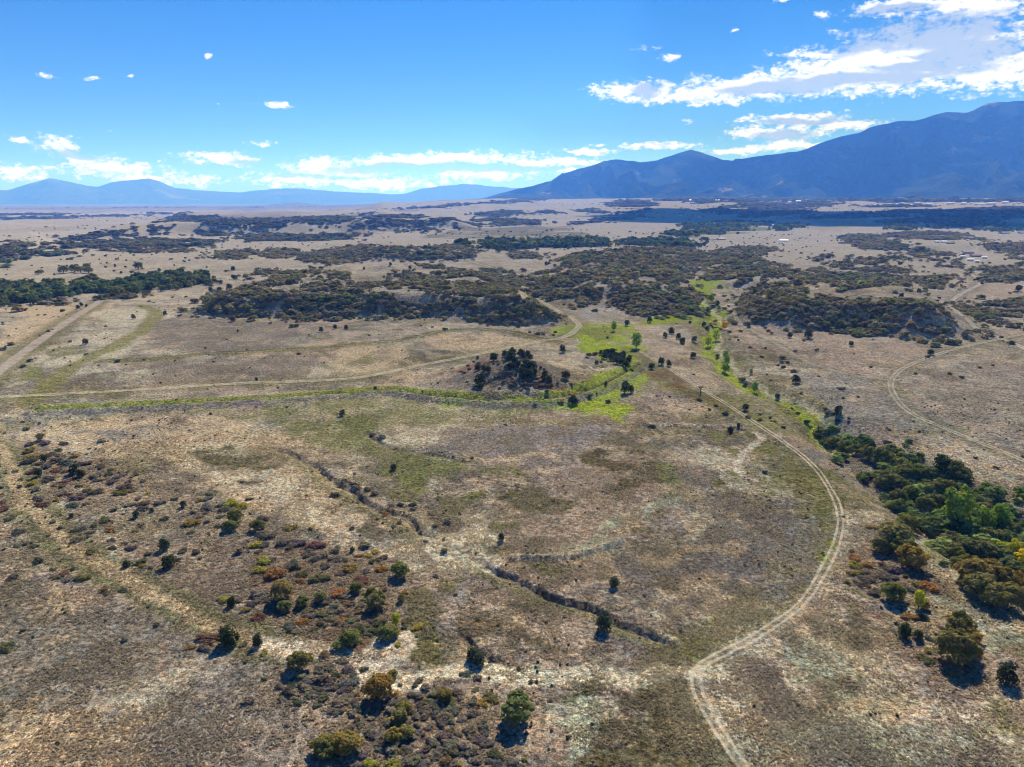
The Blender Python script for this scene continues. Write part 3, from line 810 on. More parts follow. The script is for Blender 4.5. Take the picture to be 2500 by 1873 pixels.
# ------------------------------------------------------------------ ground sheet
def ground_shader(name, rut=False):
    m, nt, out = new_mat(name)
    at = nn(nt, 'ShaderNodeAttribute', attribute_name='col')
    pos = nn(nt, 'ShaderNodeNewGeometry').outputs['Position']
    base = at.outputs['Color']
    big = noise(nt, pos, 0.16, 5, 0.65)
    mid = noise(nt, pos, 0.75, 5, 0.7)
    fine = noise(nt, pos, 2.6, 4, 0.75)
    if rut:
        v = nn(nt, 'ShaderNodeAttribute', attribute_name='v').outputs['Fac']
        wv = mth(nt, 'ADD', v, mth(nt, 'MULTIPLY', mth(nt, 'SUBTRACT', mid.outputs[0], 0.5), 0.26))
        ruts = mth(nt, 'ABSOLUTE', mth(nt, 'SUBTRACT', mth(nt, 'ABSOLUTE', wv), 0.5))
        wear = mrange(nt, ruts, 0.12, 0.30, 1.0, 0.0, True)
        bare = nn(nt, 'ShaderNodeAttribute', attribute_name='bare').outputs['Fac']
        body = mrange(nt, mth(nt, 'ABSOLUTE', wv), 0.68, 0.95, 1.0, 0.0, True)
        wear = mth(nt, 'MAXIMUM', mth(nt, 'MULTIPLY', wear, 0.92), mth(nt, 'MULTIPLY', bare, body))
        wear = mth(nt, 'MULTIPLY', wear, mrange(nt, big.outputs[0], 0.36, 0.58, 0.5, 1.0))
        sandc = nn(nt, 'ShaderNodeAttribute', attribute_name='sand').outputs['Color']
        base = mixc(nt, wear, base, sandc)
    patch = mrange(nt, noise(nt, pos, 0.045, 4, 0.6).outputs[0], 0.42, 0.6, 0, 1, True)
    clump = noise(nt, pos, 0.42, 6, 0.72)
    wisp = mth(nt, 'MULTIPLY', mrange(nt, clump.outputs[0], 0.56, 0.64, 0, 1, True), mrange(nt, patch, 0, 1, 0.12, 0.62))
    dark = mth(nt, 'MULTIPLY', mrange(nt, clump.outputs[0], 0.44, 0.36, 0, 1, True), mrange(nt, patch, 0, 1, 0.55, 0.2))
    if not rut:
        base = mixc(nt, wisp, base, mixc(nt, 0.6, base, (0.52, 0.46, 0.33, 1)))
        base = mixc(nt, dark, base, mixc(nt, 1.0, base, (0.5, 0.52, 0.52, 1), 'MULTIPLY'))
    g = mrange(nt, mid.outputs[0], 0.40, 0.60, 0.52, 1.48)
    g2 = mrange(nt, fine.outputs[0], 0.40, 0.60, 0.55, 1.45)
    g3 = mrange(nt, big.outputs[0], 0.30, 0.70, 0.80, 1.20)
    gm = mth(nt, 'MULTIPLY', mth(nt, 'MULTIPLY', g, g2), g3)
    if rut:
        gm = mth(nt, 'ADD', mth(nt, 'MULTIPLY', gm, mth(nt, 'SUBTRACT', 1.0, mth(nt, 'MULTIPLY', wear, 0.7))), mth(nt, 'MULTIPLY', wear, 0.7))
    gcol = nn(nt, 'ShaderNodeCombineXYZ', {0: gm, 1: gm, 2: gm}).outputs[0]
    c = mixc(nt, 1.0, base, gcol, 'MULTIPLY')
    hue = mrange(nt, noise(nt, pos, 0.33, 5, 0.7).outputs[0], 0.38, 0.62, 0, 1)
    tint = mixc(nt, hue, (1.12, 0.98, 0.82, 1), (0.90, 1.02, 1.06, 1))
    c = mixc(nt, 0.8, c, mixc(nt, 1.0, c, tint, 'MULTIPLY'))
    bs = nn(nt, 'ShaderNodeBsdfDiffuse', {'Color': c, 'Roughness': 0.6})
    hgt = mth(nt, 'ADD', mth(nt, 'MULTIPLY', mid.outputs[0], 0.75), mth(nt, 'MULTIPLY', fine.outputs[0], 0.22))
    hgt = mth(nt, 'ADD', hgt, mth(nt, 'MULTIPLY', big.outputs[0], 1.4))
    vor = nn(nt, 'ShaderNodeTexVoronoi', {'Vector': nn(nt, 'ShaderNodeVectorMath', {0: pos, 1: nn(nt, 'ShaderNodeVectorMath', {0: mid.outputs['Color'], 1: (0.9, 0.9, 0.9)}, operation='MULTIPLY').outputs[0]}, operation='ADD').outputs[0], 'Scale': 0.8})
    hgt = mth(nt, 'ADD', hgt, mth(nt, 'MULTIPLY', mth(nt, 'MULTIPLY', vor.outputs['Distance'], patch), -0.55))
    b = nn(nt, 'ShaderNodeBump', {'Strength': 0.9 if not rut else 0.45, 'Distance': 0.8, 'Height': hgt})
    nt.links.new(b.outputs[0], bs.inputs['Normal'])
    nt.links.new(bs.outputs[0], out.inputs[0])
    return m


M_GROUND = ground_shader('dry_grassland')
M_TRACK = ground_shader('rutted_track', True)
V = np.stack([GX.ravel(), GY.ravel(), GZ.ravel()], -1)
jj = np.arange(NA); j2 = (jj + 1) % NA
I = np.arange(NR - 1)[:, None] * NA
F = np.stack([I + jj, I + j2, I + NA + j2, I + NA + jj], -1).reshape(-1, 4)[:, ::-1]
cv = np.array([[0, 0, GZ[0].mean()]])
nv = len(V)
# the small disc under the camera: fan written as degenerate-free quads of two ring steps
V2 = np.vstack([V, cv])
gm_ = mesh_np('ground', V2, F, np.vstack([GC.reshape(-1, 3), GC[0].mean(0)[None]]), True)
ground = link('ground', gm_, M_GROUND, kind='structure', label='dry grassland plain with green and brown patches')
ZMIN = float(GZ.min())


# ------------------------------------------------------------------ tracks and roads as draped ribbons
def ribbon(name, key, half, sand, bare=0.0, label=None, lift=0.05, end_fade=True):
    p = LINES[key]
    p = smooth_line(p[::3] if len(p) > 30 else p, 1.5)
    d = np.hypot(p[:, 0], p[:, 1])
    keep = [0]
    for i in range(1, len(p)):
        if np.linalg.norm(p[i] - p[keep[-1]]) > max(1.2, d[i] * 0.006):
            keep.append(i)
    p = p[keep]
    t = np.gradient(p, axis=0); t /= np.linalg.norm(t, axis=1, keepdims=True) + 1e-9
    nrm = np.stack([t[:, 1], -t[:, 0]], -1)
    us = np.array([-1.0, -0.75, -0.5, -0.25, 0, 0.25, 0.5, 0.75, 1.0])
    wob = 1 + 0.16 * fbm(p[:, 0], p[:, 1], 14, 3, 140)
    P = p[:, None, :] + nrm[:, None, :] * (us[None, :, None] * half * wob[:, None, None])
    X, Y = P[..., 0].ravel(), P[..., 1].ravel()
    Z = gz(X, Y) + lift + 0.00022 * np.hypot(X, Y)
    Z -= 0.03 * np.tile(np.exp(-((np.abs(us) - 0.5) / 0.15) ** 2), len(p))
    edge = np.tile(np.abs(us) > 0.9, len(p))
    Z[edge] -= lift * 0.8 + 0.00016 * np.hypot(X, Y)[edge]
    n, k = len(p), len(us)
    I = (np.arange(n - 1)[:, None] * k + np.arange(k - 1)[None, :])
    Fc = np.stack([I, I + 1, I + k + 1, I + k], -1).reshape(-1, 4)
    me = mesh_np(name, np.stack([X, Y, Z], -1), Fc, grid_at(GC, X, Y), True, {'v': np.tile(us, n), 'bare': np.full(n * k, bare)})
    a = me.attributes.new('sand', 'FLOAT_COLOR', 'POINT')
    c4 = np.ones((n * k, 4), np.float32); c4[:, :3] = sand
    a.data.foreach_set('color', c4.ravel())
    return link(name, me, M_TRACK, kind='structure', label=label)


ribbon('dirt_track', 'track', 1.7, SAND * 1.12, 0.06, 'pale two-rut track curving round the meadow')
ribbon('dirt_road', 'road', 3.1, SAND * 1.0, 0.5, 'pale dirt road crossing behind the wooded knoll')
ribbon('gravel_road', 'west_road', 4.6, np.array([0.42, 0.34, 0.28]), 1.0, 'wide reddish gravel road running up to the river trees')
ribbon('dirt_track', 'loop', 2.2, SAND * 0.95, 0.2, 'two-rut track swinging wide across the pinkish plain')
ribbon('dirt_track', 'house_road', 2.9, SAND * 1.08, 0.5, 'pale track bending up past the oak hill to the houses')
ribbon('dirt_track', 'link', 2.0, SAND * 0.85, 0.3, 'faint track along the foot of the oak hill')
ribbon('dirt_track', 'spur', 1.7, SAND * 0.85, 0.35, 'thin track climbing from the road to the oak ridge')
ribbon('dirt_track', 'creek_spur', 1.8, SAND * 0.8, 0.25, 'short faint track dropping to the creek')


# ------------------------------------------------------------------ mountains
def skyline(pts):
    p = px('D', pts)
    d = ray(p[:, 0], p[:, 1])
    return np.arctan2(d[:, 0], d[:, 1]), d[:, 2] / np.hypot(d[:, 0], d[:, 1])


def mountain(name, pts, r0, r1, zb, spur, ncol, nrow, mat, label, seed, back=0.6, power=1.35, sc=1.0):
    a, tn = skyline(pts)
    A = np.linspace(a[0], a[-1], ncol)
    el = np.interp(A, a, tn)
    k = 1
    el = np.convolve(np.pad(el, k, mode='edge'), np.ones(2 * k + 1) / (2 * k + 1), 'valid') * 0.5 + el * 0.5
    s = np.concatenate([np.linspace(0, 1, nrow), 1 + np.linspace(0.05, back, 12)])
    Rr = r0 + (r1 - r0) * s
    rid = r1 + 0 * A
    H = CAM_H + el * rid - zb
    S = np.minimum(s, 2 - s)[:, None]
    S = np.clip(np.where(s[:, None] <= 1, s[:, None], 1 - (s[:, None] - 1) / back), 0, 1)
    X = Rr[:, None] * np.sin(A)[None]; Y = Rr[:, None] * np.cos(A)[None]
    wx = X + spur * 1.5 * fbm(X, Y, 1500 * sc, 3, seed); wy = Y + spur * 1.5 * fbm(X, Y, 1500 * sc, 3, seed + 1)
    lat = (np.degrees(A)[None] + 0 * X)
    rg = 1 - np.abs(fbm(wx, wy * 0.45, 950 * sc, 4, seed + 2)) * 1.7
    rg2 = 1 - np.abs(fbm(wx, wy * 0.7, 330 * sc, 3, seed + 3)) * 1.7
    Z = zb - 25 + (H + 25)[None] * S ** power + S * (1 - S) * 4 * (spur * (rg - 0.55) + spur * 0.3 * (rg2 - 0.5)) * np.clip(H / 600, 0.15, 1.2)[None]
    Z += S * np.clip(H / 600, 0.1, 1)[None] * 9 * sc * fbm(X, Y, 160 * sc, 3, seed + 5)
    n, kx = Z.shape
    I = (np.arange(n - 1)[:, None] * kx + np.arange(kx - 1)[None])
    Fc = np.stack([I, I + kx, I + kx + 1, I + 1], -1).reshape(-1, 4)[:, ::-1]
    me = mesh_np(name, np.stack([X.ravel(), Y.ravel(), Z.ravel()], -1), Fc, None, True)
    link(name, me, mat, kind='structure', label=label)
    return float(Z.max())


def forest_mat(name, dark, mid, meadow, sc):
    m, nt, out = new_mat(name)
    pos = nn(nt, 'ShaderNodeNewGeometry').outputs['Position']
    a = noise(nt, pos, 0.02 / sc, 6, 0.7)
    b = noise(nt, pos, 0.0016 / sc, 5, 0.6)
    c = mixc(nt, mrange(nt, a.outputs[0], 0.35, 0.65, 0, 1), dark, mid)
    bare = mrange(nt, mth(nt, 'ADD', b.outputs[0], mth(nt, 'MULTIPLY', a.outputs[0], 0.15)), 0.70, 0.76, 0, 1, True)
    c = mixc(nt, bare, c, meadow)
    bs = nn(nt, 'ShaderNodeBsdfDiffuse', {'Color': c})
    bp = nn(nt, 'ShaderNodeBump', {'Strength': 0.8, 'Distance': 30.0 * sc, 'Height': a.outputs[0]})
    nt.links.new(bp.outputs[0], bs.inputs['Normal'])
    nt.links.new(bs.outputs[0], out.inputs[0])
    return m


M_FOREST = forest_mat('mountain_forest', (0.010, 0.017, 0.011, 1), (0.05, 0.062, 0.042, 1), (0.2, 0.16, 0.11, 1), 1.0)
M_FAR = forest_mat('distant_rock', (0.05, 0.055, 0.05, 1), (0.09, 0.085, 0.075, 1), (0.15, 0.13, 0.11, 1), 3.0)
z1 = mountain('mountain_range', [(960, 436), (1040, 429), (1110, 410), (1160, 400), (1190, 392), (1215, 376), (1250, 365), (1275, 360), (1300, 350), (1330, 345), (1350, 346), (1385, 350), (1420, 345), (1450, 335), (1470, 329), (1492, 324), (1520, 332), (1560, 346), (1590, 347), (1635, 338), (1680, 332), (1720, 329), (1745, 322), (1770, 310), (1800, 300), (1830, 292), (1860, 285), (1880, 275), (1900, 268), (1935, 263), (1975, 262), (2000, 255), (2020, 247), (2040, 242), (2090, 243), (2105, 238), (2120, 230), (2135, 223), (2160, 220), (2212, 218), (2350, 214), (2500, 228), (2750, 262), (3100, 330), (3500, 400)], 9300, 14500, 100, 380, 760, 130, M_FOREST, 'dark forested mountain range rising beyond the valley', 201, 0.5, 1.3, 1.5)
z2 = mountain('distant_mountains', [(-900, 428), (-500, 418), (-250, 413), (-100, 412), (0, 411), (20, 410), (55, 399), (88, 389), (102, 385.5), (112, 384.5), (124, 387), (150, 394), (190, 402), (210, 404), (240, 394), (285, 389), (308, 385.5), (322, 384.5), (345, 392), (375, 406), (450, 413), (520, 416), (560, 411), (600, 408), (640, 406), (680, 410), (720, 413), (800, 417), (850, 420), (870, 419), (910, 408), (950, 402), (975, 400), (1000, 398), (1050, 401), (1110, 406), (1180, 410), (1300, 418)], 27500, 32000, -20, 110, 760, 60, M_FAR, 'pale blue twin peaks and ridges far across the plain', 231, 0.4, 1.4, 2.2)
ZTOP = max(z1, z2, float(GZ.max()), CAM_H) + 20


# ------------------------------------------------------------------ clouds high above the valley (out of the top of the frame); they shade it
def ico_lump(center, rx, ry, rz, seed):
    nu, nv_ = 14, 9
    u = np.linspace(0, 2 * math.pi, nu, endpoint=False); v = np.linspace(0.12, math.pi - 0.12, nv_)
    U, Vv = np.meshgrid(u, v)
    n = 1 + 0.28 * fbm(U * 3 + seed * 7, Vv * 3, 1.6, 3, seed)
    P = np.stack([center[0] + rx * n * np.cos(U) * np.sin(Vv), center[1] + ry * n * np.sin(U) * np.sin(Vv), center[2] + rz * n * np.cos(Vv) * np.where(np.cos(Vv) < 0, 0.45, 1.0)], -1).reshape(-1, 3)
    f = []
    for i in range(nv_ - 1):
        for j in range(nu):
            f.append((i * nu + j, i * nu + (j + 1) % nu, (i + 1) * nu + (j + 1) % nu, (i + 1) * nu + j))
    return P, np.array(f)[:, ::-1]


m_cloud, nt, out = new_mat('cloud_vapour')
cpos = nn(nt, 'ShaderNodeNewGeometry').outputs['Position']
cb = nn(nt, 'ShaderNodeBsdfDiffuse', {'Color': (0.85, 0.86, 0.88, 1)})
nt.links.new(nn(nt, 'ShaderNodeBump', {'Strength': 1.0, 'Distance': 90.0, 'Height': noise(nt, cpos, 0.006, 6, 0.65).outputs[0]}).outputs[0], cb.inputs['Normal'])
nt.links.new(cb.outputs[0], out.inputs[0])


def cloud_over(name, azr, rrng, n, alt, label, seed):
    """a cloud bank whose shade falls on the ground strip between these bearings and distances"""
    g = np.random.default_rng(seed)
    off = alt / math.tan(SUN_EL)
    Vs, Fs, k = [], [], 0
    for i in range(n):
        a = rad(g.uniform(*azr)); r = g.uniform(*rrng)
        c = (r * math.sin(a) + off * math.sin(SUN_AZ), r * math.cos(a) + off * math.cos(SUN_AZ), alt + g.uniform(-60, 120))
        s = g.uniform(0.7, 1.25)
        s *= alt / 4000
        p, f = ico_lump(c, 520 * s, 330 * s, 200 * s, seed * 50 + i)
        Vs.append(p); Fs.append(f + k); k += len(p)
    me = mesh_np(name, np.vstack(Vs), np.vstack(Fs), None, True)
    link(name, me, m_cloud, kind='stuff', label=label)


cloud_over('cloud_bank', (13, 50), (3350, 4900), 46, 4000, 'white cloud bank high above the shaded valley', 3)
cloud_over('cloud_bank', (2, 52), (10300, 15500), 80, 6500, 'broad white cloud bank high above the mountain range', 4)

# ------------------------------------------------------------------ haze
hm, nt, out = new_mat('haze_air')
pv = nn(nt, 'ShaderNodeVolumePrincipled', {'Color': HAZE_COLOR, 'Density': HAZE_DENSITY, 'Anisotropy': 0.2, 'Absorption Color': (1, 1, 1, 1)})
nt.links.new(pv.outputs[0], out.inputs['Volume'])
hm.cycles.homogeneous_volume = True
hx = 40000.0
bz0, bz1 = ZMIN - 26, ZTOP
bv = [(sx * hx, sy * hx, z) for z in (bz0, bz1) for sx, sy in ((-1, -1), (1, -1), (1, 1), (-1, 1))]
bf = [(0, 3, 2, 1), (4, 5, 6, 7), (0, 1, 5, 4), (1, 2, 6, 5), (2, 3, 7, 6), (3, 0, 4, 7)]
link('haze', mesh_np('haze', np.array(bv), np.array(bf)), hm, kind='stuff', label='thin blue haze over the whole plain')
#PLANTS
# ------------------------------------------------------------------ foliage
def foliage_mat(name, inst):
    m, nt, out = new_mat(name)
    if inst:
        base = nn(nt, 'ShaderNodeAttribute', attribute_name='tint', attribute_type='INSTANCER').outputs['Color']
    else:
        base = nn(nt, 'ShaderNodeObjectInfo').outputs['Color']
    lv = nn(nt, 'ShaderNodeAttribute', attribute_name='col').outputs['Color']
    c = mixc(nt, 1.0, base, lv, 'MULTIPLY')
    oc = nn(nt, 'ShaderNodeTexCoord').outputs['Object']
    rnd = nn(nt, 'ShaderNodeObjectInfo').outputs['Random']
    off = nn(nt, 'ShaderNodeVectorMath', {0: oc, 1: nn(nt, 'ShaderNodeCombineXYZ', {0: mth(nt, 'MULTIPLY', rnd, 37.0), 1: mth(nt, 'MULTIPLY', rnd, 11.0)}).outputs[0]}, operation='ADD').outputs[0]
    t = mrange(nt, noise(nt, off, 4.0, 3, 0.6).outputs[0], 0.38, 0.66, 0, 1)
    c = mixc(nt, t, mixc(nt, 1.0, c, (0.82, 0.93, 0.9, 1), 'MULTIPLY'), mixc(nt, 1.0, c, (1.17, 1.08, 0.9, 1), 'MULTIPLY'))
    d = nn(nt, 'ShaderNodeBsdfDiffuse', {'Color': c, 'Roughness': 0.5})
    tr = nn(nt, 'ShaderNodeBsdfTranslucent', {'Color': mixc(nt, 1.0, c, (1.25, 1.2, 0.6, 1), 'MULTIPLY')})
    mx = nn(nt, 'ShaderNodeMixShader', {0: 0.3, 1: d.outputs[0], 2: tr.outputs[0]})
    nt.links.new(mx.outputs[0], out.inputs[0])
    return m


M_LEAF = foliage_mat('leaves', False)
M_LEAFI = foliage_mat('thicket_leaves', True)
M_BARK, nt, out = new_mat('bark')
bn = noise(nt, nn(nt, 'ShaderNodeTexCoord').outputs['Object'], 9.0, 4, 0.6)
nt.links.new(nn(nt, 'ShaderNodeBsdfDiffuse', {'Color': mixc(nt, bn.outputs[0], (0.06, 0.045, 0.035, 1), (0.15, 0.12, 0.095, 1))}).outputs[0], out.inputs[0])


def leaf_cloud(lobes, n, leaf, seed, jit=0.6, shell=(0.86, 1.05), spread=0.35, zmin=0.02):
    g = np.random.default_rng(seed)
    L = np.array(lobes, float)                     # x y z rx rz
    w = L[:, 3] * (L[:, 3] + L[:, 4]); w /= w.sum()
    k = g.choice(len(L), n, p=w)
    d = g.normal(size=(n, 3)); d[:, 2] = np.where(d[:, 2] < -0.4, -d[:, 2], d[:, 2])
    d /= np.linalg.norm(d, axis=1, keepdims=True)
    rr_ = g.uniform(*shell, n)[:, None]
    P = L[k, :3] + d * rr_ * np.stack([L[k, 3], L[k, 3], L[k, 4]], -1)
    P[:, 2] = np.maximum(P[:, 2], zmin)
    nrm = d * 0.8 + np.array([0, 0, 0.4]) + jit * g.normal(size=(n, 3)); nrm /= np.linalg.norm(nrm, axis=1, keepdims=True)
    t = np.cross(nrm, g.normal(size=(n, 3))); t /= np.linalg.norm(t, axis=1, keepdims=True)
    b = np.cross(nrm, t)
    s = leaf * g.uniform(1 - spread, 1 + spread, n)[:, None]
    q = g.uniform(0.6, 1.0, n)[:, None]
    V = np.stack([P - t * s, P - b * s * q, P + t * s, P + b * s * q * 1.1 + nrm * s * 0.25], 1).reshape(-1, 3)
    Fc = np.arange(4 * n).reshape(-1, 4)
    lv = np.repeat(g.uniform(0.65, 1.35, n), 4)
    return V, Fc, np.stack([lv, lv, lv], -1)


def lobes_for(kind, seed):
    g = random.Random(seed)
    out_ = []
    if kind == 'juniper':
        for i in range(15):
            z = 0.14 + 0.66 * (i / 14)
            rad_ = 0.36 * math.sqrt(max(0.0, 1 - ((z - 0.38) / 0.56) ** 2))
            a = i * 2.4 + g.uniform(-.9, .9)
            rad_ *= g.uniform(0.8, 1.25)
            out_.append((rad_ * 0.72 * math.cos(a), rad_ * 0.72 * math.sin(a), z, 0.19 + g.uniform(-.03, .03), 0.17 + g.uniform(-.02, .04)))
        out_ += [(0, 0, 0.30, 0.38, 0.30), (g.uniform(-.06, .06), 0, 0.68, 0.2, 0.26)]
    elif kind == 'oak':
        for i in range(24):
            a = i * 2.4 + g.uniform(-.4, .4)
            q = math.sqrt((i + 0.5) / 24) * g.uniform(0.34, 0.47)
            z = 0.74 * math.sqrt(max(0.02, 1 - (q / 0.47) ** 2)) + g.uniform(-.12, .11)
            out_.append((q * math.cos(a), q * math.sin(a), max(0.12, z), g.uniform(0.07, 0.19), g.uniform(0.08, 0.19)))
        out_ += [(g.uniform(-.05, .05), g.uniform(-.05, .05), 0.28, 0.36, 0.32)]
    elif kind == 'cottonwood':
        for i in range(17):
            a = i * 2.4 + g.uniform(-.5, .5)
            z = 0.22 + 0.72 * i / 16
            q = 0.36 * math.sqrt(max(0.05, 1 - abs(z - 0.5) ** 2 * 3.2))
            q *= g.uniform(0.5, 1.05)
            out_.append((q * math.cos(a), q * math.sin(a), z, g.uniform(0.12, 0.2), g.uniform(0.11, 0.18)))
        out_ += [(0, 0, 0.45, 0.25, 0.35)]
    elif kind == 'shrub':
        for i in range(10):
            a = g.uniform(0, 6.28); q = math.sqrt(g.random()) * 0.36
            out_.append((q * math.cos(a), q * math.sin(a) , g.uniform(0.15, 0.34), g.uniform(0.12, 0.2), g.uniform(0.14, 0.26)))
        out_ += [(0, 0, 0.16, 0.34, 0.24)]
    elif kind == 'clump':
        for i in range(7):
            a = g.uniform(0, 6.28); q = math.sqrt(g.random()) * 0.32
            out_.append((q * math.cos(a), q * math.sin(a), g.uniform(0.3, 0.62), g.uniform(0.16, 0.26), g.uniform(0.16, 0.26)))
        out_ += [(0, 0, 0.28, 0.38, 0.34)]
    return out_


SPEC = {'juniper': (700, 0.06, 0.4), 'oak': (1400, 0.048, 0.3), 'cottonwood': (1100, 0.046, 0.45), 'shrub': (420, 0.058, 0.4), 'clump': (170, 0.11, 0.32)}
PROTO = {}
for kd, (n_, lf, jt) in SPEC.items():
    PROTO[kd] = []
    for s_ in range(6 if kd != 'clump' else 5):
        V, Fc, lv = leaf_cloud(lobes_for(kd, 100 * len(kd) + s_), n_, lf, 900 + s_ * 7 + len(kd), jt)
        me = mesh_np(kd + '_foliage', V, Fc, lv)
        me.materials.append(M_LEAFI if kd == 'clump' else M_LEAF)
        PROTO[kd].append(me)


def tube(path, radii, n=6):
    P = np.array(path, float); Vs = []
    for i, p in enumerate(P):
        t = P[min(i + 1, len(P) - 1)] - P[max(i - 1, 0)]
        t = t / (np.linalg.norm(t) + 1e-9)
        a = np.cross(t, (0.3, 1, 0.1)); a /= np.linalg.norm(a); b = np.cross(t, a)
        for k in range(n):
            th = 2 * math.pi * k / n
            Vs.append(p + radii[i] * (a * math.cos(th) + b * math.sin(th)))
    Fc = [(i * n + k, i * n + (k + 1) % n, (i + 1) * n + (k + 1) % n, (i + 1) * n + k) for i in range(len(P) - 1) for k in range(n)]
    return np.array(Vs), np.array(Fc)


def trunk_mesh(seed, bare=False):
    g = random.Random(seed); Vs, Fs, k = [], [], 0
    stems = [([(0, 0, -0.06), (0.01, 0.01, 0.12), (g.uniform(-.03, .03), g.uniform(-.03, .03), 0.35), (g.uniform(-.05, .05), g.uniform(-.05, .05), 0.72)], [0.045, 0.035, 0.025, 0.008])]
    for i in range(9 if bare else 4):
        a = g.uniform(0, 6.28); z = g.uniform(0.1, 0.4) if not bare else g.uniform(0.1, 0.6)
        q = g.uniform(0.2, 0.34)
        stems.append(([(0, 0, z), (q * .5 * math.cos(a), q * .5 * math.sin(a), z + 0.14), (q * math.cos(a), q * math.sin(a), z + g.uniform(.2, .34))], [0.02, 0.014, 0.005]))
    for p, r in stems:
        v, f = tube(p, r); Vs.append(v); Fs.append(f + k); k += len(v)
    return mesh_np('trunk', np.vstack(Vs), np.vstack(Fs))


TRUNKS = [trunk_mesh(s) for s in range(4)]
for t in TRUNKS:
    t.materials.append(M_BARK)
BARE_TRUNK = trunk_mesh(77, True); BARE_TRUNK.materials.append(M_BARK)

COLS = {'J': (.068, .088, .046), 'K': (.215, .215, .075), 'O': (.23, .205, .07), 'Y': (.31, .22, .06), 'C': (.235, .34, .06), 'I': (.46, .50, .05), 'Z': (.72, .53, .03),
        'D': (.055, .072, .04),
        'g': (.18, .162, .14), 'b': (.17, .14, .10), 'p': (.175, .142, .13), 'o': (.36, .185, .065), 'r': (.215, .112, .09), 'y': (.33, .29, .055), 'v': (.155, .15, .07), 'd': (.085, .10, .058), 'e': (.14, .15, .11), 'h': (.30, .215, .065)}
# kind, crown prototype, height / width, species word, colour words
KIND = {'J': ('juniper_tree', 'juniper', 0.98, 'juniper', 'dark green'), 'D': ('juniper_tree', 'juniper', 1.3, 'juniper', 'tall blackish'),
        'K': ('oak_tree', 'oak', 0.82, 'oak', 'green'), 'O': ('oak_tree', 'oak', 0.8, 'oak', 'olive'), 'Y': ('oak_tree', 'oak', 0.78, 'oak', 'ochre'),
        'C': ('cottonwood_tree', 'cottonwood', 1.15, 'cottonwood', 'bright green'), 'I': ('cottonwood_tree', 'cottonwood', 1.15, 'cottonwood', 'lime green'), 'Z': ('cottonwood_tree', 'cottonwood', 1.05, 'cottonwood', 'yellow')}
SHRUB_WORD = {'g': 'grey', 'b': 'brown', 'p': 'purplish', 'o': 'orange', 'r': 'red', 'y': 'yellow-green', 'v': 'olive', 'd': 'dark green', 'e': 'grey-green', 'h': 'ochre'}

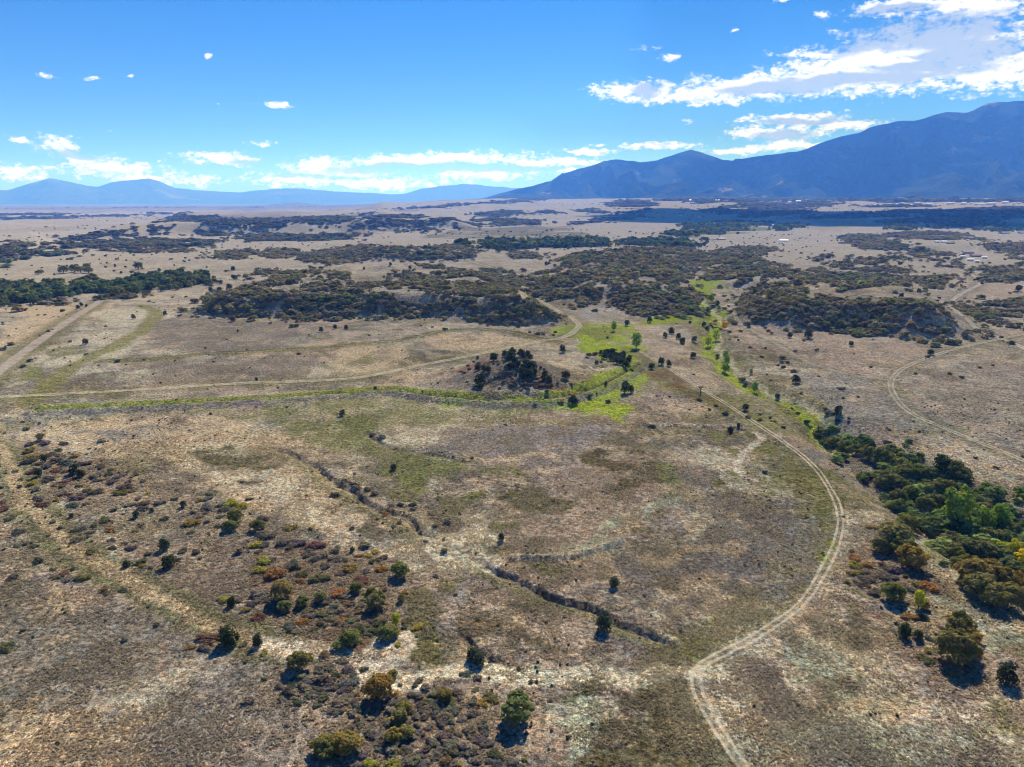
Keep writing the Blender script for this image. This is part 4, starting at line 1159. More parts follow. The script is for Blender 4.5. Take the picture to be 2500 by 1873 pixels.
PLANTS = {
 'L2': """283,318,45,J 248,408,60,J 475,390,60,J 520,408,55,J 460,683,32,J 875,672,50,J 977,645,34,J 1180,608,45,J 1058,870,75,J 1085,975,95,J 815,990,48,J 1515,690,110,K 1485,740,100,K 1660,745,92,O
168,122,40,g 258,160,55,v 260,180,40,b 190,215,70,p 240,200,60,b 285,208,80,p 410,213,60,v 200,245,60,y 380,255,60,v 180,265,70,b 225,292,100,h 320,285,80,b 475,297,60,h 375,290,50,b 185,325,90,b 360,318,80,p 425,335,90,e 535,340,90,p 300,358,80,g 655,355,90,b 715,382,50,v 205,392,70,r 365,382,80,r 430,388,60,p 610,415,80,g 700,408,60,p 765,425,65,g 310,440,90,p 630,450,60,g 710,457,80,p 425,456,60,r 200,468,80,y 350,478,50,b 405,480,60,b 505,487,60,v 815,487,100,b 130,492,40,b 228,508,60,p 625,520,85,b 560,515,45,h 780,528,90,h 850,520,50,b 395,532,80,p 450,545,60,r 245,565,95,p 505,555,100,p 365,578,45,y 950,533,50,y 1135,513,50,b 895,565,50,p 925,595,80,b 840,605,60,g 1030,590,80,p 1125,572,50,d 1280,578,55,h 1345,540,60,p 920,632,70,g 470,608,90,e 280,603,90,r 730,640,60,e 1245,658,45,g 1318,665,40,p 1060,695,65,d 1235,715,110,h 1285,688,50,b 1690,690,80,p 1710,790,120,p 1420,682,50,e 1410,740,60,b 665,705,80,v 610,735,60,v 705,768,75,o 510,765,80,b 580,785,50,b 870,777,50,v 905,750,40,b 500,830,90,g 715,835,60,p 795,857,50,p 845,880,80,p 725,882,50,d 185,852,60,b 220,870,60,v 75,690,80,v 120,778,80,e 105,870,55,g 580,910,80,v 245,965,85,d 955,925,45,v 915,992,60,h 905,970,90,v 1140,962,50,d 345,1020,50,g 420,1042,70,r 360,1068,70,b 430,1082,80,g 530,1072,90,v 470,1020,40,b 80,1072,85,b 975,1015,40,b 1420,610,70,p 1480,592,110,y 1545,612,100,y 1450,635,90,p 1340,615,90,p 1640,860,90,y 1700,862,70,g 1830,840,110,g 1910,850,110,p 2035,862,110,r 1865,750,90,h 2000,763,40,h 1665,908,50,b 1700,960,110,y 1985,915,100,g 2060,930,90,g 2155,895,80,b 2160,950,90,g 1880,990,110,e 1670,1022,85,y 1775,1042,140,o 1945,1048,80,v 2060,1075,110,v 1935,1095,70,o 2090,1000,70,g 2190,1050,60,p 1660,1180,110,g 1750,960,60,b 10,500,35,r 15,590,60,r 20,632,80,r 12,545,35,o 1340,565,60,g 1600,570,50,b 330,340,60,b 250,345,50,b 470,440,50,b 560,600,50,g 340,720,40,g 390,755,40,g 1180,745,40,b 1330,720,40,b""",
 'L3': """1815,110,155,O 1490,180,68,J 1475,405,125,J 1655,435,80,J 1440,155,85,y 1945,175,100,K 2062,150,80,K 1835,208,90,K 1580,228,70,h 1660,272,95,r 1865,330,100,g 1945,305,75,o 2070,260,70,v 2130,235,60,p 1985,268,75,p 2175,115,90,o 2185,310,65,o 1340,408,130,r 1225,470,60,o 1320,467,95,g 1565,447,60,b 1700,510,45,y 1920,560,150,O 1575,572,32,d 1875,718,72,d 1910,815,72,d 1980,682,85,g 2040,745,90,e 2100,730,80,g 2120,600,80,g 2050,620,70,g 2160,650,70,d 2160,870,90,g 2170,1090,130,Y 2090,1110,150,O 1840,975,30,g 1890,1078,25,d 1775,608,28,d 1700,680,40,d 40,462,110,v 1010,325,45,b 665,97,75,b 690,122,60,v 790,107,58,d 805,420,45,g 2180,450,90,K 1690,160,90,g 1620,190,70,g 1760,200,70,g 1545,160,60,p 1700,115,60,g 1960,235,60,e 2110,180,60,g 1990,520,40,h 1900,370,50,g 150,358,40,g 955,210,30,b 840,222,25,b""",
 'C2': """345,370,48,J 1037,822,55,J 1760,1112,66,J 385,1030,130,K 80,898,36,J 125,932,60,o 185,932,60,y 230,908,58,y 270,1015,90,o 60,1012,100,h 140,1090,120,r 105,1145,85,K 165,1182,50,h 235,1225,130,K 395,1210,60,K 55,1242,60,o 205,1172,75,K 295,674,48,o 1067,97,22,d 850,312,30,d 2005,108,50,d 250,960,50,b 205,975,45,v 30,960,60,g 170,1035,60,p 10,1110,60,g 620,1070,40,g 745,1190,25,d 1195,877,22,d 290,1160,40,p 60,1180,60,p 150,1215,40,y 420,1175,40,o 270,170,70,e 210,155,50,e""",
 'C3': """360,305,68,I 435,297,72,v 497,335,82,y 300,380,120,K 345,372,80,K 65,410,135,K 375,447,62,y 855,520,80,J 895,545,90,J 810,640,68,e 1692,310,122,J 255,725,205,Y 340,640,75,K 670,775,110,O 755,755,80,p 975,780,100,v 920,822,90,h 1000,820,55,h 1135,860,225,K 415,850,100,O 390,905,105,O 335,940,75,y 345,1040,110,Y 430,1010,110,O 60,1080,185,Y 200,1210,95,y 335,1225,110,y 1185,1190,42,y 770,1228,35,y 560,880,100,g 610,870,90,g 730,870,100,g 860,890,90,g 650,940,90,g 705,935,70,v 850,812,90,g 920,965,90,g 670,1032,100,p 830,1000,80,g 720,1088,110,g 900,1062,100,p 840,1130,100,g 600,1082,75,g 1000,1150,115,d 945,1090,75,g 1100,1200,85,g 690,1140,80,g 870,1190,95,g 430,1192,100,g 530,1222,90,g 250,1110,75,g 440,1140,80,g 60,690,110,g 30,740,90,g 60,610,100,g 120,860,85,e 15,560,80,g 200,1030,70,p 510,1010,60,g 1000,1210,80,g 400,1135,55,v 700,815,100,v 545,915,60,g 780,940,60,g 760,1030,60,e 560,990,50,g 640,1130,70,g 780,1150,60,p 930,1020,60,g 20,800,80,g 80,820,60,g 150,1160,70,g 330,1160,60,g 610,1180,70,g 690,1210,60,g 960,1200,60,g 1040,1230,60,g 1160,1230,50,g 560,820,60,v 870,740,50,v 200,300,60,p 110,330,70,p 20,300,60,o 230,320,50,p 175,385,60,e 155,610,55,d 90,650,60,g 290,830,80,g 360,820,60,g 520,1150,70,p 390,1240,60,v 100,1225,70,g 415,345,42,e 1393,205,25,d 2000,268,22,d 2190,370,30,d 690,50,20,g""",
 'R2': """985,213,90,K 1055,232,95,K 1130,252,105,K 1195,212,68,J 1210,282,115,K 1290,310,125,K 1370,330,115,K 1430,355,120,K 1255,425,120,e 1330,455,150,K 1450,400,120,K 1520,400,140,K 1610,415,130,K 1690,370,120,J 1755,385,140,K 1815,415,115,K 1420,480,130,K 1390,560,120,K 1395,620,110,K 1500,530,140,K 1590,520,130,K 1690,515,140,K 1770,515,120,K 1640,580,110,K 1570,600,120,K 1850,570,110,K 1920,600,120,K 1770,660,215,C 1970,640,110,O 2040,700,140,C 1950,735,130,C 1620,740,120,K 1560,700,70,e 2130,770,130,K 1730,825,140,K 1960,815,140,K 2070,830,140,K 1840,895,150,K 1760,915,130,K 1945,915,150,K 1990,888,65,I 2050,905,80,I 2150,922,95,I 2200,975,110,Z 2080,945,130,K 1860,985,160,K 1990,1000,140,Y 2120,1005,150,K 1780,985,110,K 1880,1055,210,Y 1920,1120,220,O 2050,1090,190,Y 2150,1110,180,Y 2100,1190,220,O 1990,1180,200,O 2190,1200,160,Y 1820,1115,90,Y 1455,730,125,O 1370,805,200,O 1290,865,150,O 1430,880,170,O 1480,955,170,Y 1535,920,70,O 1230,752,60,h 1108,908,50,v 1125,945,85,o 1125,992,85,y 1205,992,85,o 1295,985,50,r 1120,1040,90,h 1185,1037,60,p 1080,1102,48,y 1400,1022,110,p 1330,1015,60,b 1295,1050,60,b 1350,1072,95,p 1270,1070,55,p 1200,1082,90,p 1150,1112,70,p 1450,1067,42,v 1370,1165,165,K 1245,1165,80,p 1200,1130,50,r 1600,1128,115,o 1530,1112,80,h 1490,1155,75,e 1565,1158,55,v 545,402,46,d 220,692,22,v 325,130,40,J 123,138,20,d 377,98,24,J 295,25,44,d 1008,70,30,d 2085,600,65,v 2030,372,40,b 1347,128,24,b 760,22,30,d 820,75,42,b 510,62,42,y 665,110,28,d 1900,310,34,b 880,170,60,g 1330,200,50,g 2150,640,90,g 2080,650,80,g 2190,700,80,g 1085,75,25,b 580,50,20,d 1050,687,25,v""",
 'R3': """1440,368,95,J 1530,393,65,J 1530,185,90,I 1570,200,80,Y 1480,270,95,o 1555,275,80,v 1610,412,70,e 1790,318,180,O 1870,390,120,Y 1760,480,250,O 1860,500,140,O 1590,492,62,h 1555,530,65,v 1605,555,75,v 1755,642,68,h 2095,640,148,J 760,848,28,d 1390,320,40,d 1650,392,30,d 1690,345,60,p 1590,690,22,b 795,885,18,d 1660,50,25,g""",
 'C1': """990,772,60,J 1055,752,40,J 1110,742,62,J 1090,760,50,J 1165,742,60,J 1180,765,45,J 1210,755,45,J 1225,770,40,J 1100,778,70,J 1128,792,48,J 1075,775,50,J 1200,812,70,J 1240,828,60,J 1180,835,60,J 1145,815,45,J 1090,827,40,J 1118,820,30,J 885,840,42,J 925,842,38,J 955,848,45,J 900,915,72,J 905,952,45,J 1175,860,60,J 1215,875,70,J 1250,862,50,J 1190,888,50,J 1318,875,48,J 1345,912,50,J 1290,835,20,J 1450,887,55,J 1360,957,28,J 1678,740,34,J 1705,742,40,J 1725,745,45,J 1755,742,48,J 1772,755,40,J 1700,762,45,J 1740,772,50,J 1790,768,50,J 1822,755,45,J 1815,782,50,J 1850,790,48,J 1862,772,42,J 1780,790,55,J 1835,812,50,J 1805,800,45,J 1650,805,26,J 1432,720,46,J 1905,672,85,C 1845,553,34,J 1762,580,46,C 1720,642,24,d 2065,800,44,J 2115,812,40,J 2005,830,40,J 1875,852,30,d 1832,970,62,D 1868,978,42,D 1708,938,26,D 1510,1005,26,Z 1490,1050,55,J 1515,1055,45,J 1605,1018,45,d 1725,1053,40,d 1415,1057,50,d 1255,1075,26,d 227,970,24,J 15,1130,46,J 2005,1215,48,d 1067,1203,20,d 40,577,34,J 190,628,24,d 325,172,22,J 450,195,24,J 155,200,20,J 840,125,14,J 1550,100,14,J 1325,170,26,J 1340,165,18,J 1105,215,18,J 2130,605,42,J 2090,628,36,J 2175,635,36,J 2200,665,44,J 1990,530,40,J 860,797,24,d 885,775,20,J 800,868,36,b 1000,895,40,g 1060,915,50,g 1130,935,50,g 1030,880,60,p 970,910,50,g 1190,940,60,g 1250,935,60,b 1090,860,60,g 1270,955,50,r 1330,985,40,b 1490,945,28,d 1475,940,18,d 1400,935,22,g 1300,915,30,r 1270,905,30,r 1640,745,45,b 1600,750,40,b 1590,770,30,g 1680,800,25,d 1235,450,50,K 1320,472,70,K 1145,575,30,d 1220,607,26,g 1270,617,40,g 1310,618,40,g 1385,605,30,g 1370,625,25,g 1640,470,45,v 1440,430,20,d 545,530,16,d 520,565,20,d 595,575,25,d 680,590,45,d 1560,928,20,g 1060,632,12,d 1635,300,40,v""",
 'R1': """230,640,58,I 180,680,52,I 283,573,50,Z 292,765,45,C 300,800,50,C 290,838,60,C 240,762,30,O 480,970,46,C 458,863,30,C 155,560,28,J 175,585,28,J 65,545,24,J 85,758,40,J 90,655,38,J 15,665,32,J 240,422,34,J 200,395,42,C 250,457,28,C 745,912,58,J 705,628,38,J 825,625,56,J 1100,685,34,J 1610,738,44,J 1420,382,44,J 1535,345,28,J 2175,330,40,J 625,1020,34,J 420,1092,52,J 290,1132,46,d 440,1155,38,b 510,1167,42,y 325,1237,42,J 375,1207,26,J 815,1182,46,d 880,722,40,b 740,730,32,b 525,766,30,d 655,772,48,v 655,800,36,b 690,800,36,b 665,830,36,d 735,855,62,b 630,820,24,d 1225,832,30,d 1515,873,30,d 1735,875,34,d 1810,898,34,d 1925,835,26,d 2010,820,26,d 1145,1023,24,d 1035,965,56,b 1050,1030,26,b 2130,677,50,d 1990,625,30,b 1345,1235,24,b 1010,1175,32,d 935,1102,34,d 970,1122,66,e 1015,1115,46,D 320,655,25,d 315,605,36,g 235,585,50,g 260,590,40,g 1120,747,16,d 550,710,16,J 1455,660,26,b 590,615,30,b 570,598,36,b 1270,615,24,b 1000,615,24,b 795,660,30,b 1840,742,14,d 1720,745,12,d 1580,782,16,d 1590,765,40,d 890,893,18,d 585,918,20,d 780,1000,30,g 400,912,50,e 420,935,40,e 90,880,20,d 230,1080,30,d 190,1105,30,d 60,1105,20,d 125,1043,40,d 515,1135,24,d 580,1160,20,d 610,1180,22,b 590,1180,20,v 665,1220,32,d 755,1130,34,d 720,1100,30,d 740,1070,20,d 845,1215,16,b 1085,1160,26,b 450,705,24,v 390,600,40,h 440,578,34,b 360,640,24,v 375,660,24,d 1665,387,30,b 1745,465,20,b 1915,535,24,v 1655,405,30,b 2120,357,30,b 1930,385,24,b 1830,390,20,b 2155,350,34,b 1230,378,18,d 1310,408,16,v""",
 'L1': """1062,487,30,J 860,512,30,J 550,672,38,J 450,668,30,d 70,683,45,v 150,825,45,v 190,790,42,d 680,570,20,d 1500,525,40,J 2065,592,34,J 2155,577,28,J 1890,560,80,d 1650,912,24,J 310,602,30,v 20,715,46,g 740,182,20,J 1025,210,22,J 245,225,36,K 268,222,34,K 410,208,64,K 480,203,60,K 520,206,60,K 570,208,60,K 560,188,52,K 600,250,52,K 570,262,60,K 610,270,40,K 550,290,60,K 600,292,46,b 370,276,66,b 890,184,62,K 850,222,32,v 895,242,30,J 885,268,20,J 1500,200,32,J 1455,215,36,v 1475,316,44,J 1412,340,40,J 1355,335,34,J 905,330,46,K 760,350,78,K 613,387,38,K 650,385,44,K 500,448,28,J 525,432,24,J 556,437,20,J 165,1230,52,v 1845,1090,24,d 1320,710,24,d 1160,500,30,r 1110,385,22,d 1195,380,24,d 1345,260,20,J 350,238,14,J 500,178,12,J 780,225,16,J 1330,190,12,J 1120,180,12,J 580,165,10,J 640,140,10,J 760,132,10,J 1530,602,16,J 1440,645,14,d 1700,775,18,d 1920,745,30,g 1590,720,18,d 620,630,14,d 555,750,30,v 232,775,18,v 290,497,20,d 245,498,20,d 400,470,40,d 150,462,50,r 40,460,16,d 18,545,20,d 18,557,20,d 960,410,24,v 990,418,20,v 760,790,40,e 1915,975,16,d 1460,490,30,r 1150,500,24,b 1740,550,30,b 1290,440,30,b 1570,1115,16,d 1865,1128,16,d 1745,1155,14,d 1630,1140,12,d""",
}


def parse_plants():
    recs = []
    for reg, s in PLANTS.items():
        k = REG[reg][2]
        for t in s.split():
            a, b, w, c = t.split(',')
            p = px(reg, [(float(a), float(b))])[0]
            recs.append([p[0], p[1], float(w) * k, c])
    return recs


RECS = parse_plants()


def ratio_of(c):
    return KIND[c][2] if c in KIND else 0.42


P_ = np.array([(r[0], r[1] + r[2] * ratio_of(r[3]) * 0.42) for r in RECS])
G_ = cast(P_, gz)
Z_ = gz(G_[:, 0], G_[:, 1])
LAND = {  # landmarks that the labels refer to
    'the two-rut track bend': ('D', 1510, 1475), 'the long eroded gully': ('D', 1200, 1290), 'the big round green oak': ('D', 1120, 1535),
    'the pale sandy wash': ('D', 720, 1420), 'the gully juniper': ('D', 1300, 1345), 'the upper gully': ('D', 760, 1060),
    'the yellow-green bush patch': ('D', 485, 1085), 'the three round junipers': ('D', 150, 1018), 'the yellow cottonwood': ('D', 2205, 1212),
    'the bright green cottonwood': ('D', 2065, 1110), 'the head of the ravine': ('D', 1800, 950), 'the wooded knoll': ('D', 1120, 800),
    'the juniper copse': ('D', 1330, 770), 'the lime cottonwoods': ('D', 1535, 735), 'the creek meadow': ('D', 1525, 620), 'the track loop': ('D', 1925, 825),
    'the oak hill': ('D', 1850, 690), 'the gravel road': ('D', 130, 705), 'the river trees': ('D', 280, 610), 'the oak ridge': ('D', 800, 650),
    'the road elbow': ('D', 1248, 700), 'the irrigation ditch': ('D', 700, 855), 'the old grassy track': ('D', 60, 1200), 'the tall scrubside oak': ('D', 860, 1230),
    'the curved low berm': ('D', 1290, 1187), 'the long bare bank': ('D', 1500, 920), 'the ravine ochre oaks': ('D', 2060, 1410), 'the lone round juniper': ('D', 2172, 1450),
    'the corner ochre oaks': ('D', 730, 1620), 'the twin olive oaks': ('D', 2060, 1380), 'the bare track fork': ('D', 2080, 750), 'the little yellow tree': ('D', 1240, 850),
    'the small gully': ('D', 1040, 1405), 'the red leaved shrub': ('D', 785, 1255),
}
LN = list(LAND)
LP = cast(np.array([px(v[0], [(v[1], v[2])])[0] for v in LAND.values()]), gz)
ORD = ['', 'second', 'third', 'fourth', 'fifth', 'sixth', 'seventh', 'eighth', 'ninth', 'tenth', 'eleventh', 'twelfth', 'thirteenth', 'fourteenth', 'fifteenth', 'sixteenth', 'seventeenth', 'eighteenth', 'nineteenth', 'twentieth']
items = []
for i, (sx, sy, w, c) in enumerate(RECS):
    gx, gy = G_[i]
    depth = gy * PC + (CAM_H - Z_[i]) * PS
    wm = w / FPX * depth
    d = np.hypot(LP[:, 0] - gx, LP[:, 1] - gy) / max(60.0, math.hypot(gx, gy))
    li = int(d.argmin())
    if c in KIND:
        nm, pk, hr, sp, cw = KIND[c]
        size = ('small', 'medium', 'large')[0 if wm < 3.6 else 1 if wm < 6.5 else 2]
    else:
        nm, pk, hr, sp, cw = 'shrub', 'shrub', 0.37, 'shrub', SHRUB_WORD[c]
        size = ('small', 'medium', 'large')[0 if wm < 2.6 else 1 if wm < 4.4 else 2]
    items.append(dict(x=gx, y=gy, z=Z_[i], w=wm, c=c, nm=nm, pk=pk, hr=hr, key=(size, cw, sp, li), d=d[li], px=w * 1024 / 2500))
from collections import defaultdict
XY = np.array([(q['x'], q['y']) for q in items])
for i, it in enumerate(items):
    dd = np.hypot(XY[:, 0] - it['x'], XY[:, 1] - it['y']); dd[i] = 1e9
    for k in np.argsort(dd)[:6]:
        if items[k]['key'][1:3] != it['key'][1:3]:
            break
    it['nb'] = ' '.join(items[k]['key'][1:3])


def group_by(lst, f):
    dct = defaultdict(list)
    for q in lst:
        dct[f(q)].append(q)
    return dct.values()


for lst in group_by(items, lambda q: q['key']):
    size, cw, sp, li = lst[0]['key']
    if len(lst) == 1:
        lst[0]['label'] = f'{size} {cw} {sp} near {LN[li]}'
        continue
    for sub in group_by(lst, lambda q: q['nb']):
        sub.sort(key=lambda q: q['d'])
        for k, it in enumerate(sub):
            if len(sub) == 1:
                it['label'] = f'{size} {cw} {sp} next to {it["nb"]} near {LN[li]}'
            else:
                it['label'] = f'{size} {cw} {sp} next to {it["nb"]}, {"first" if k == 0 else ORD[k]} from {LN[li]}'
GROUP = {'juniper_tree': 'junipers dotted over the plain', 'oak_tree': 'scrub oaks of the ravine and slopes', 'cottonwood_tree': 'cottonwoods along the creek and ravine', 'shrub': 'low shrubs on the dry meadow'}
n_shrub = 0
shrubs = sorted([it for it in items if it['nm'] == 'shrub'], key=lambda q: -q['px'])
keep = {id(s) for s in shrubs[:300]}
REST = [s for s in shrubs[300:]]
for i, it in enumerate(items):
    g = random.Random(i * 13 + 1)
    rz = g.uniform(0, 6.28)
    w = it['w'] * g.uniform(0.97, 1.1); h = w * it['hr'] * g.uniform(0.9, 1.12)
    cv_ = COLS[it['c']]
    f = g.uniform(0.85, 1.2)
    color = (cv_[0] * f * g.uniform(0.88, 1.14), cv_[1] * f, cv_[2] * f * g.uniform(0.85, 1.2), 1)
    if it['nm'] == 'shrub':
        if id(it) not in keep:
            continue
        o = bpy.data.objects.new('shrub', PROTO['shrub'][g.randrange(6)])
        o.location = (it['x'], it['y'], it['z'] - 0.05); o.rotation_euler = (0, 0, rz)
        o.scale = (w * g.uniform(1.0, 1.25), w * g.uniform(0.8, 1.1), h * 1.25)
        o.color = color
        C.objects.link(o)
        tag(o, it['label'], 'shrub', GROUP['shrub'])
    else:
        root = empty(it['nm'], (it['x'], it['y'], it['z'] - 0.05), rz)
        tag(root, it['label'], 'tree', GROUP[it['nm']])
        cr = bpy.data.objects.new('crown', PROTO[it['pk']][g.randrange(6)])
        cr.scale = (w * g.uniform(0.92, 1.2), w * g.uniform(0.82, 1.08), h); cr.color = color; cr.parent = root
        if it['pk'] == 'cottonwood':
            cr.location = (0, 0, h * 0.04)
        C.objects.link(cr)
        tk = bpy.data.objects.new('trunk', TRUNKS[g.randrange(4)])
        tk.scale = (w, w, h); tk.parent = root
        C.objects.link(tk)
# one leafless tree beside the track
bp = cast(px('R1', [(130, 1003)]), gz)[0]
root = empty('bare_tree', (bp[0], bp[1], float(gz(bp[0], bp[1]))))
tag(root, 'bare grey leafless tree standing beside the two-rut track', 'tree')
t_ = link('trunk', BARE_TRUNK, None, root); t_.scale = (7, 7, 5.5)
V, Fc, lv = leaf_cloud(lobes_for('oak', 9), 160, 0.03, 66, 1.0)
tw = link('crown', mesh_np('twigs', V, Fc, lv), M_LEAF, root); tw.scale = (5.5, 5.5, 5); tw.color = (.16, .14, .13, 1)

# ------------------------------------------------------------------ thickets: masses of scrub that read as one
lib = bpy.data.collections.new('thicket_library')
for me in PROTO['clump']:
    lib.objects.link(bpy.data.objects.new('clump', me))


def scatter_group():
    ng = bpy.data.node_groups.new('scatter', 'GeometryNodeTree')
    ng.interface.new_socket('Geometry', in_out='INPUT', socket_type='NodeSocketGeometry')
    ng.interface.new_socket('Geometry', in_out='OUTPUT', socket_type='NodeSocketGeometry')
    gi = ng.nodes.new('NodeGroupInput'); go = ng.nodes.new('NodeGroupOutput')
    iop = ng.nodes.new('GeometryNodeInstanceOnPoints')
    ci = ng.nodes.new('GeometryNodeCollectionInfo')
    ci.inputs['Collection'].default_value = lib
    ci.inputs['Separate Children'].default_value = True
    ci.inputs['Reset Children'].default_value = True
    def attr(nm, tp):
        a = ng.nodes.new('GeometryNodeInputNamedAttribute'); a.data_type = tp; a.inputs['Name'].default_value = nm
        return next(s for s in a.outputs if s.enabled)
    L = ng.links.new
    L(gi.outputs[0], iop.inputs['Points']); L(ci.outputs[0], iop.inputs['Instance'])
    iop.inputs['Pick Instance'].default_value = True
    L(attr('pick', 'INT'), iop.inputs['Instance Index'])
    L(attr('scl', 'FLOAT_VECTOR'), iop.inputs['Scale'])
    L(attr('rot', 'FLOAT_VECTOR'), iop.inputs['Rotation'])
    L(iop.outputs[0], go.inputs[0])
    return ng


NG = scatter_group()
N_INST = 0


def stuff(name, X, Y, W_, H_, colr, label, seed):
    global N_INST
    g = np.random.default_rng(seed)
    n = len(X)
    if n == 0:
        return
    N_INST += n
    me = bpy.data.meshes.new(name)
    me.vertices.add(n)
    co = np.stack([X, Y, gz(X, Y) - 0.08 * H_], -1).astype(np.float32)
    me.vertices.foreach_set('co', co.ravel())
    for nm, tp, key, v in (('pick', 'INT', 'value', g.integers(0, 5, n).astype(np.int32)), ('scl', 'FLOAT_VECTOR', 'vector', np.stack([W_ * g.uniform(.85, 1.2, n), W_ * g.uniform(.85, 1.2, n), H_], -1)),
                           ('rot', 'FLOAT_VECTOR', 'vector', np.stack([g.normal(0, .06, n), g.normal(0, .06, n), g.uniform(0, 6.28, n)], -1)), ('tint', 'FLOAT_COLOR', 'color', np.concatenate([colr, np.ones((n, 1))], 1))):
        a = me.attributes.new(nm, tp, 'POINT')
        a.data.foreach_set(key, np.ascontiguousarray(v, np.int32 if tp == 'INT' else np.float32).ravel())
    o = link(name, me, None, kind='stuff', label=label)
    md = o.modifiers.new('scatter', 'NODES'); md.node_group = NG


PAL_OAK = np.array([(.15, .135, .09), (.13, .125, .072), (.165, .138, .09), (.12, .13, .068), (.165, .15, .115), (.155, .135, .11), (.105, .12, .06)])
PAL_GREEN = np.array([(.065, .09, .036), (.085, .11, .04), (.055, .075, .035), (.11, .12, .05)])
PAL_FAR = np.array([(.085, .092, .062), (.115, .10, .075), (.095, .11, .065)])
PAL_GREY = np.array([(.115, .105, .092), (.105, .088, .075), (.095, .098, .068), (.125, .105, .088)])


def pal_cols(pal, X, Y, size, seed):
    g = np.random.default_rng(seed)
    f = (fbm(X, Y, size, 3, seed) * 0.5 + 0.5) * len(pal) + g.normal(0, 0.7, len(X))
    k = np.clip(f.astype(int), 0, len(pal) - 1)
    return pal[k] * np.array([1.95, 1.85, 1.7]) * g.uniform(0.62, 1.38, (len(X), 1)) * g.uniform(0.94, 1.06, (len(X), 3))


def fill(name, label, polys, sp, size, hratio=0.6, pal=PAL_OAK, dens_cut=0.0, seed=300, big=0.0, gapscale=None):
    Xs, Ys = [], []
    g = np.random.default_rng(seed)
    for reg, pts in polys:
        w = cast(px(reg, pts), gz)
        x0, y0 = w.min(0); x1, y1 = w.max(0)
        nx = int((x1 - x0) / sp) + 1; ny = int((y1 - y0) / sp) + 1
        if nx * ny > 400000:
            k = math.sqrt(nx * ny / 400000); nx = int(nx / k); ny = int(ny / k)
        x0 -= sp * 6; x1 += sp * 6; y0 -= sp * 6; y1 += sp * 6; nx += 12; ny += 12
        a, b = np.meshgrid(np.linspace(x0, x1, nx), np.linspace(y0, y1, ny))
        a = a.ravel() + g.uniform(-.6, .6, nx * ny) * sp; b = b.ravel() + g.uniform(-.6, .6, nx * ny) * sp
        ed = sp * 3.5
        wa = a + ed * fbm(a, b, ed * 4, 3, seed + 1); wb = b + ed * fbm(a, b, ed * 4, 3, seed + 2)
        k = inside(wa, wb, w)
        sdv = poly_sd(a, b, w)
        k |= (sdv > 0) & (sdv < sp * 7) & (g.random(len(a)) < 0.16 * np.exp(-sdv / (sp * 3)))
        a, b = a[k], b[k]
        k = fbm(a, b, gapscale or sp * 9, 4, seed + 3) > dens_cut + g.uniform(-.3, .45, len(a))
        Xs.append(a[k]); Ys.append(b[k])
    X = np.concatenate(Xs); Y = np.concatenate(Ys)
    s = size * np.clip(g.lognormal(0, 0.36, len(X)), 0.45, 2.1)
    stuff(name, X, Y, s, s * hratio * g.uniform(0.8, 1.25, len(X)), pal_cols(pal, X, Y, sp * 14, seed), label, seed)
    return X, Y


def T(name, label, polys, sp, size, *a, **k):
    return fill(name, label, polys, sp * 1.0, size * 1.1, *a, **k)


T('river_trees', 'dark green band of trees along the river', [('L1', [(-60, 318), (100, 295), (250, 285), (420, 295), (520, 305), (640, 298), (780, 290), (960, 258), (1200, 243), (1340, 268), (1345, 300), (1200, 315), (1090, 335), (950, 335), (780, 358), (560, 350), (420, 360), (250, 395), (120, 425), (-60, 438)])], 4.6, 7.0, 0.85, PAL_GREEN, -0.5, 301)
T('river_trees', 'grey-brown scrub below the river trees', [('L1', [(60, 440), (240, 432), (400, 410), (510, 415), (480, 440), (250, 450), (90, 455)]), ('L1', [(640, 390), (800, 372), (920, 372), (900, 392), (700, 405)])], 4.0, 5.0, 0.6, PAL_OAK, -0.3, 302)
T('oak_thicket', 'dense dark scrub oak covering the long ridge face', [('L1', [(1205, 492), (1260, 460), (1330, 430), (1370, 385), (1450, 352), (1600, 335), (1750, 345), (1980, 355), (2230, 378), (2230, 528), (2000, 535), (1880, 520), (1800, 495), (1660, 520), (1500, 500), (1300, 495)]),
   ('C1', [(-10, 378), (300, 383), (560, 388), (800, 402), (960, 392), (1150, 392), (1220, 440), (1330, 490), (1430, 528), (1380, 552), (1200, 556), (1060, 552), (930, 512), (840, 480), (800, 452), (690, 485), (560, 480), (530, 515), (400, 520), (300, 500), (170, 495), (100, 505), (-10, 530)])], 2.7, 4.4, 0.62, PAL_OAK, -0.7, 303)
T('oak_thicket', 'brownish scrub oak on the plateau behind the ridge', [('C1', [(170, 290), (300, 262), (460, 255), (560, 225), (700, 255), (780, 225), (920, 232), (940, 205), (1060, 215), (1165, 270), (1150, 300), (980, 302), (1090, 330), (1175, 350), (1140, 385), (900, 376), (600, 364), (300, 360), (-10, 362), (-10, 335), (170, 335)]),
   ('C1', [(440, 230), (560, 235), (740, 265), (720, 275), (560, 265), (450, 245)]), ('C1', [(515, 195), (640, 185), (645, 205), (520, 205)]), ('C1', [(660, 215), (760, 210), (755, 228), (670, 228)]),
   ('L1', [(1990, 225), (2060, 220), (2230, 262), (2230, 285), (2000, 245)]), ('L1', [(1900, 300), (2060, 285), (2230, 320), (2230, 360), (2000, 350), (1880, 330)]), ('L1', [(1600, 250), (1700, 220), (1800, 205), (1780, 225), (1680, 265), (1590, 272)]), ('L1', [(1540, 325), (1640, 290), (1800, 255), (1980, 190), (1960, 230), (1900, 275), (1840, 320), (1700, 330)])], 3.6, 4.8, 0.6, PAL_OAK, -0.2, 304)
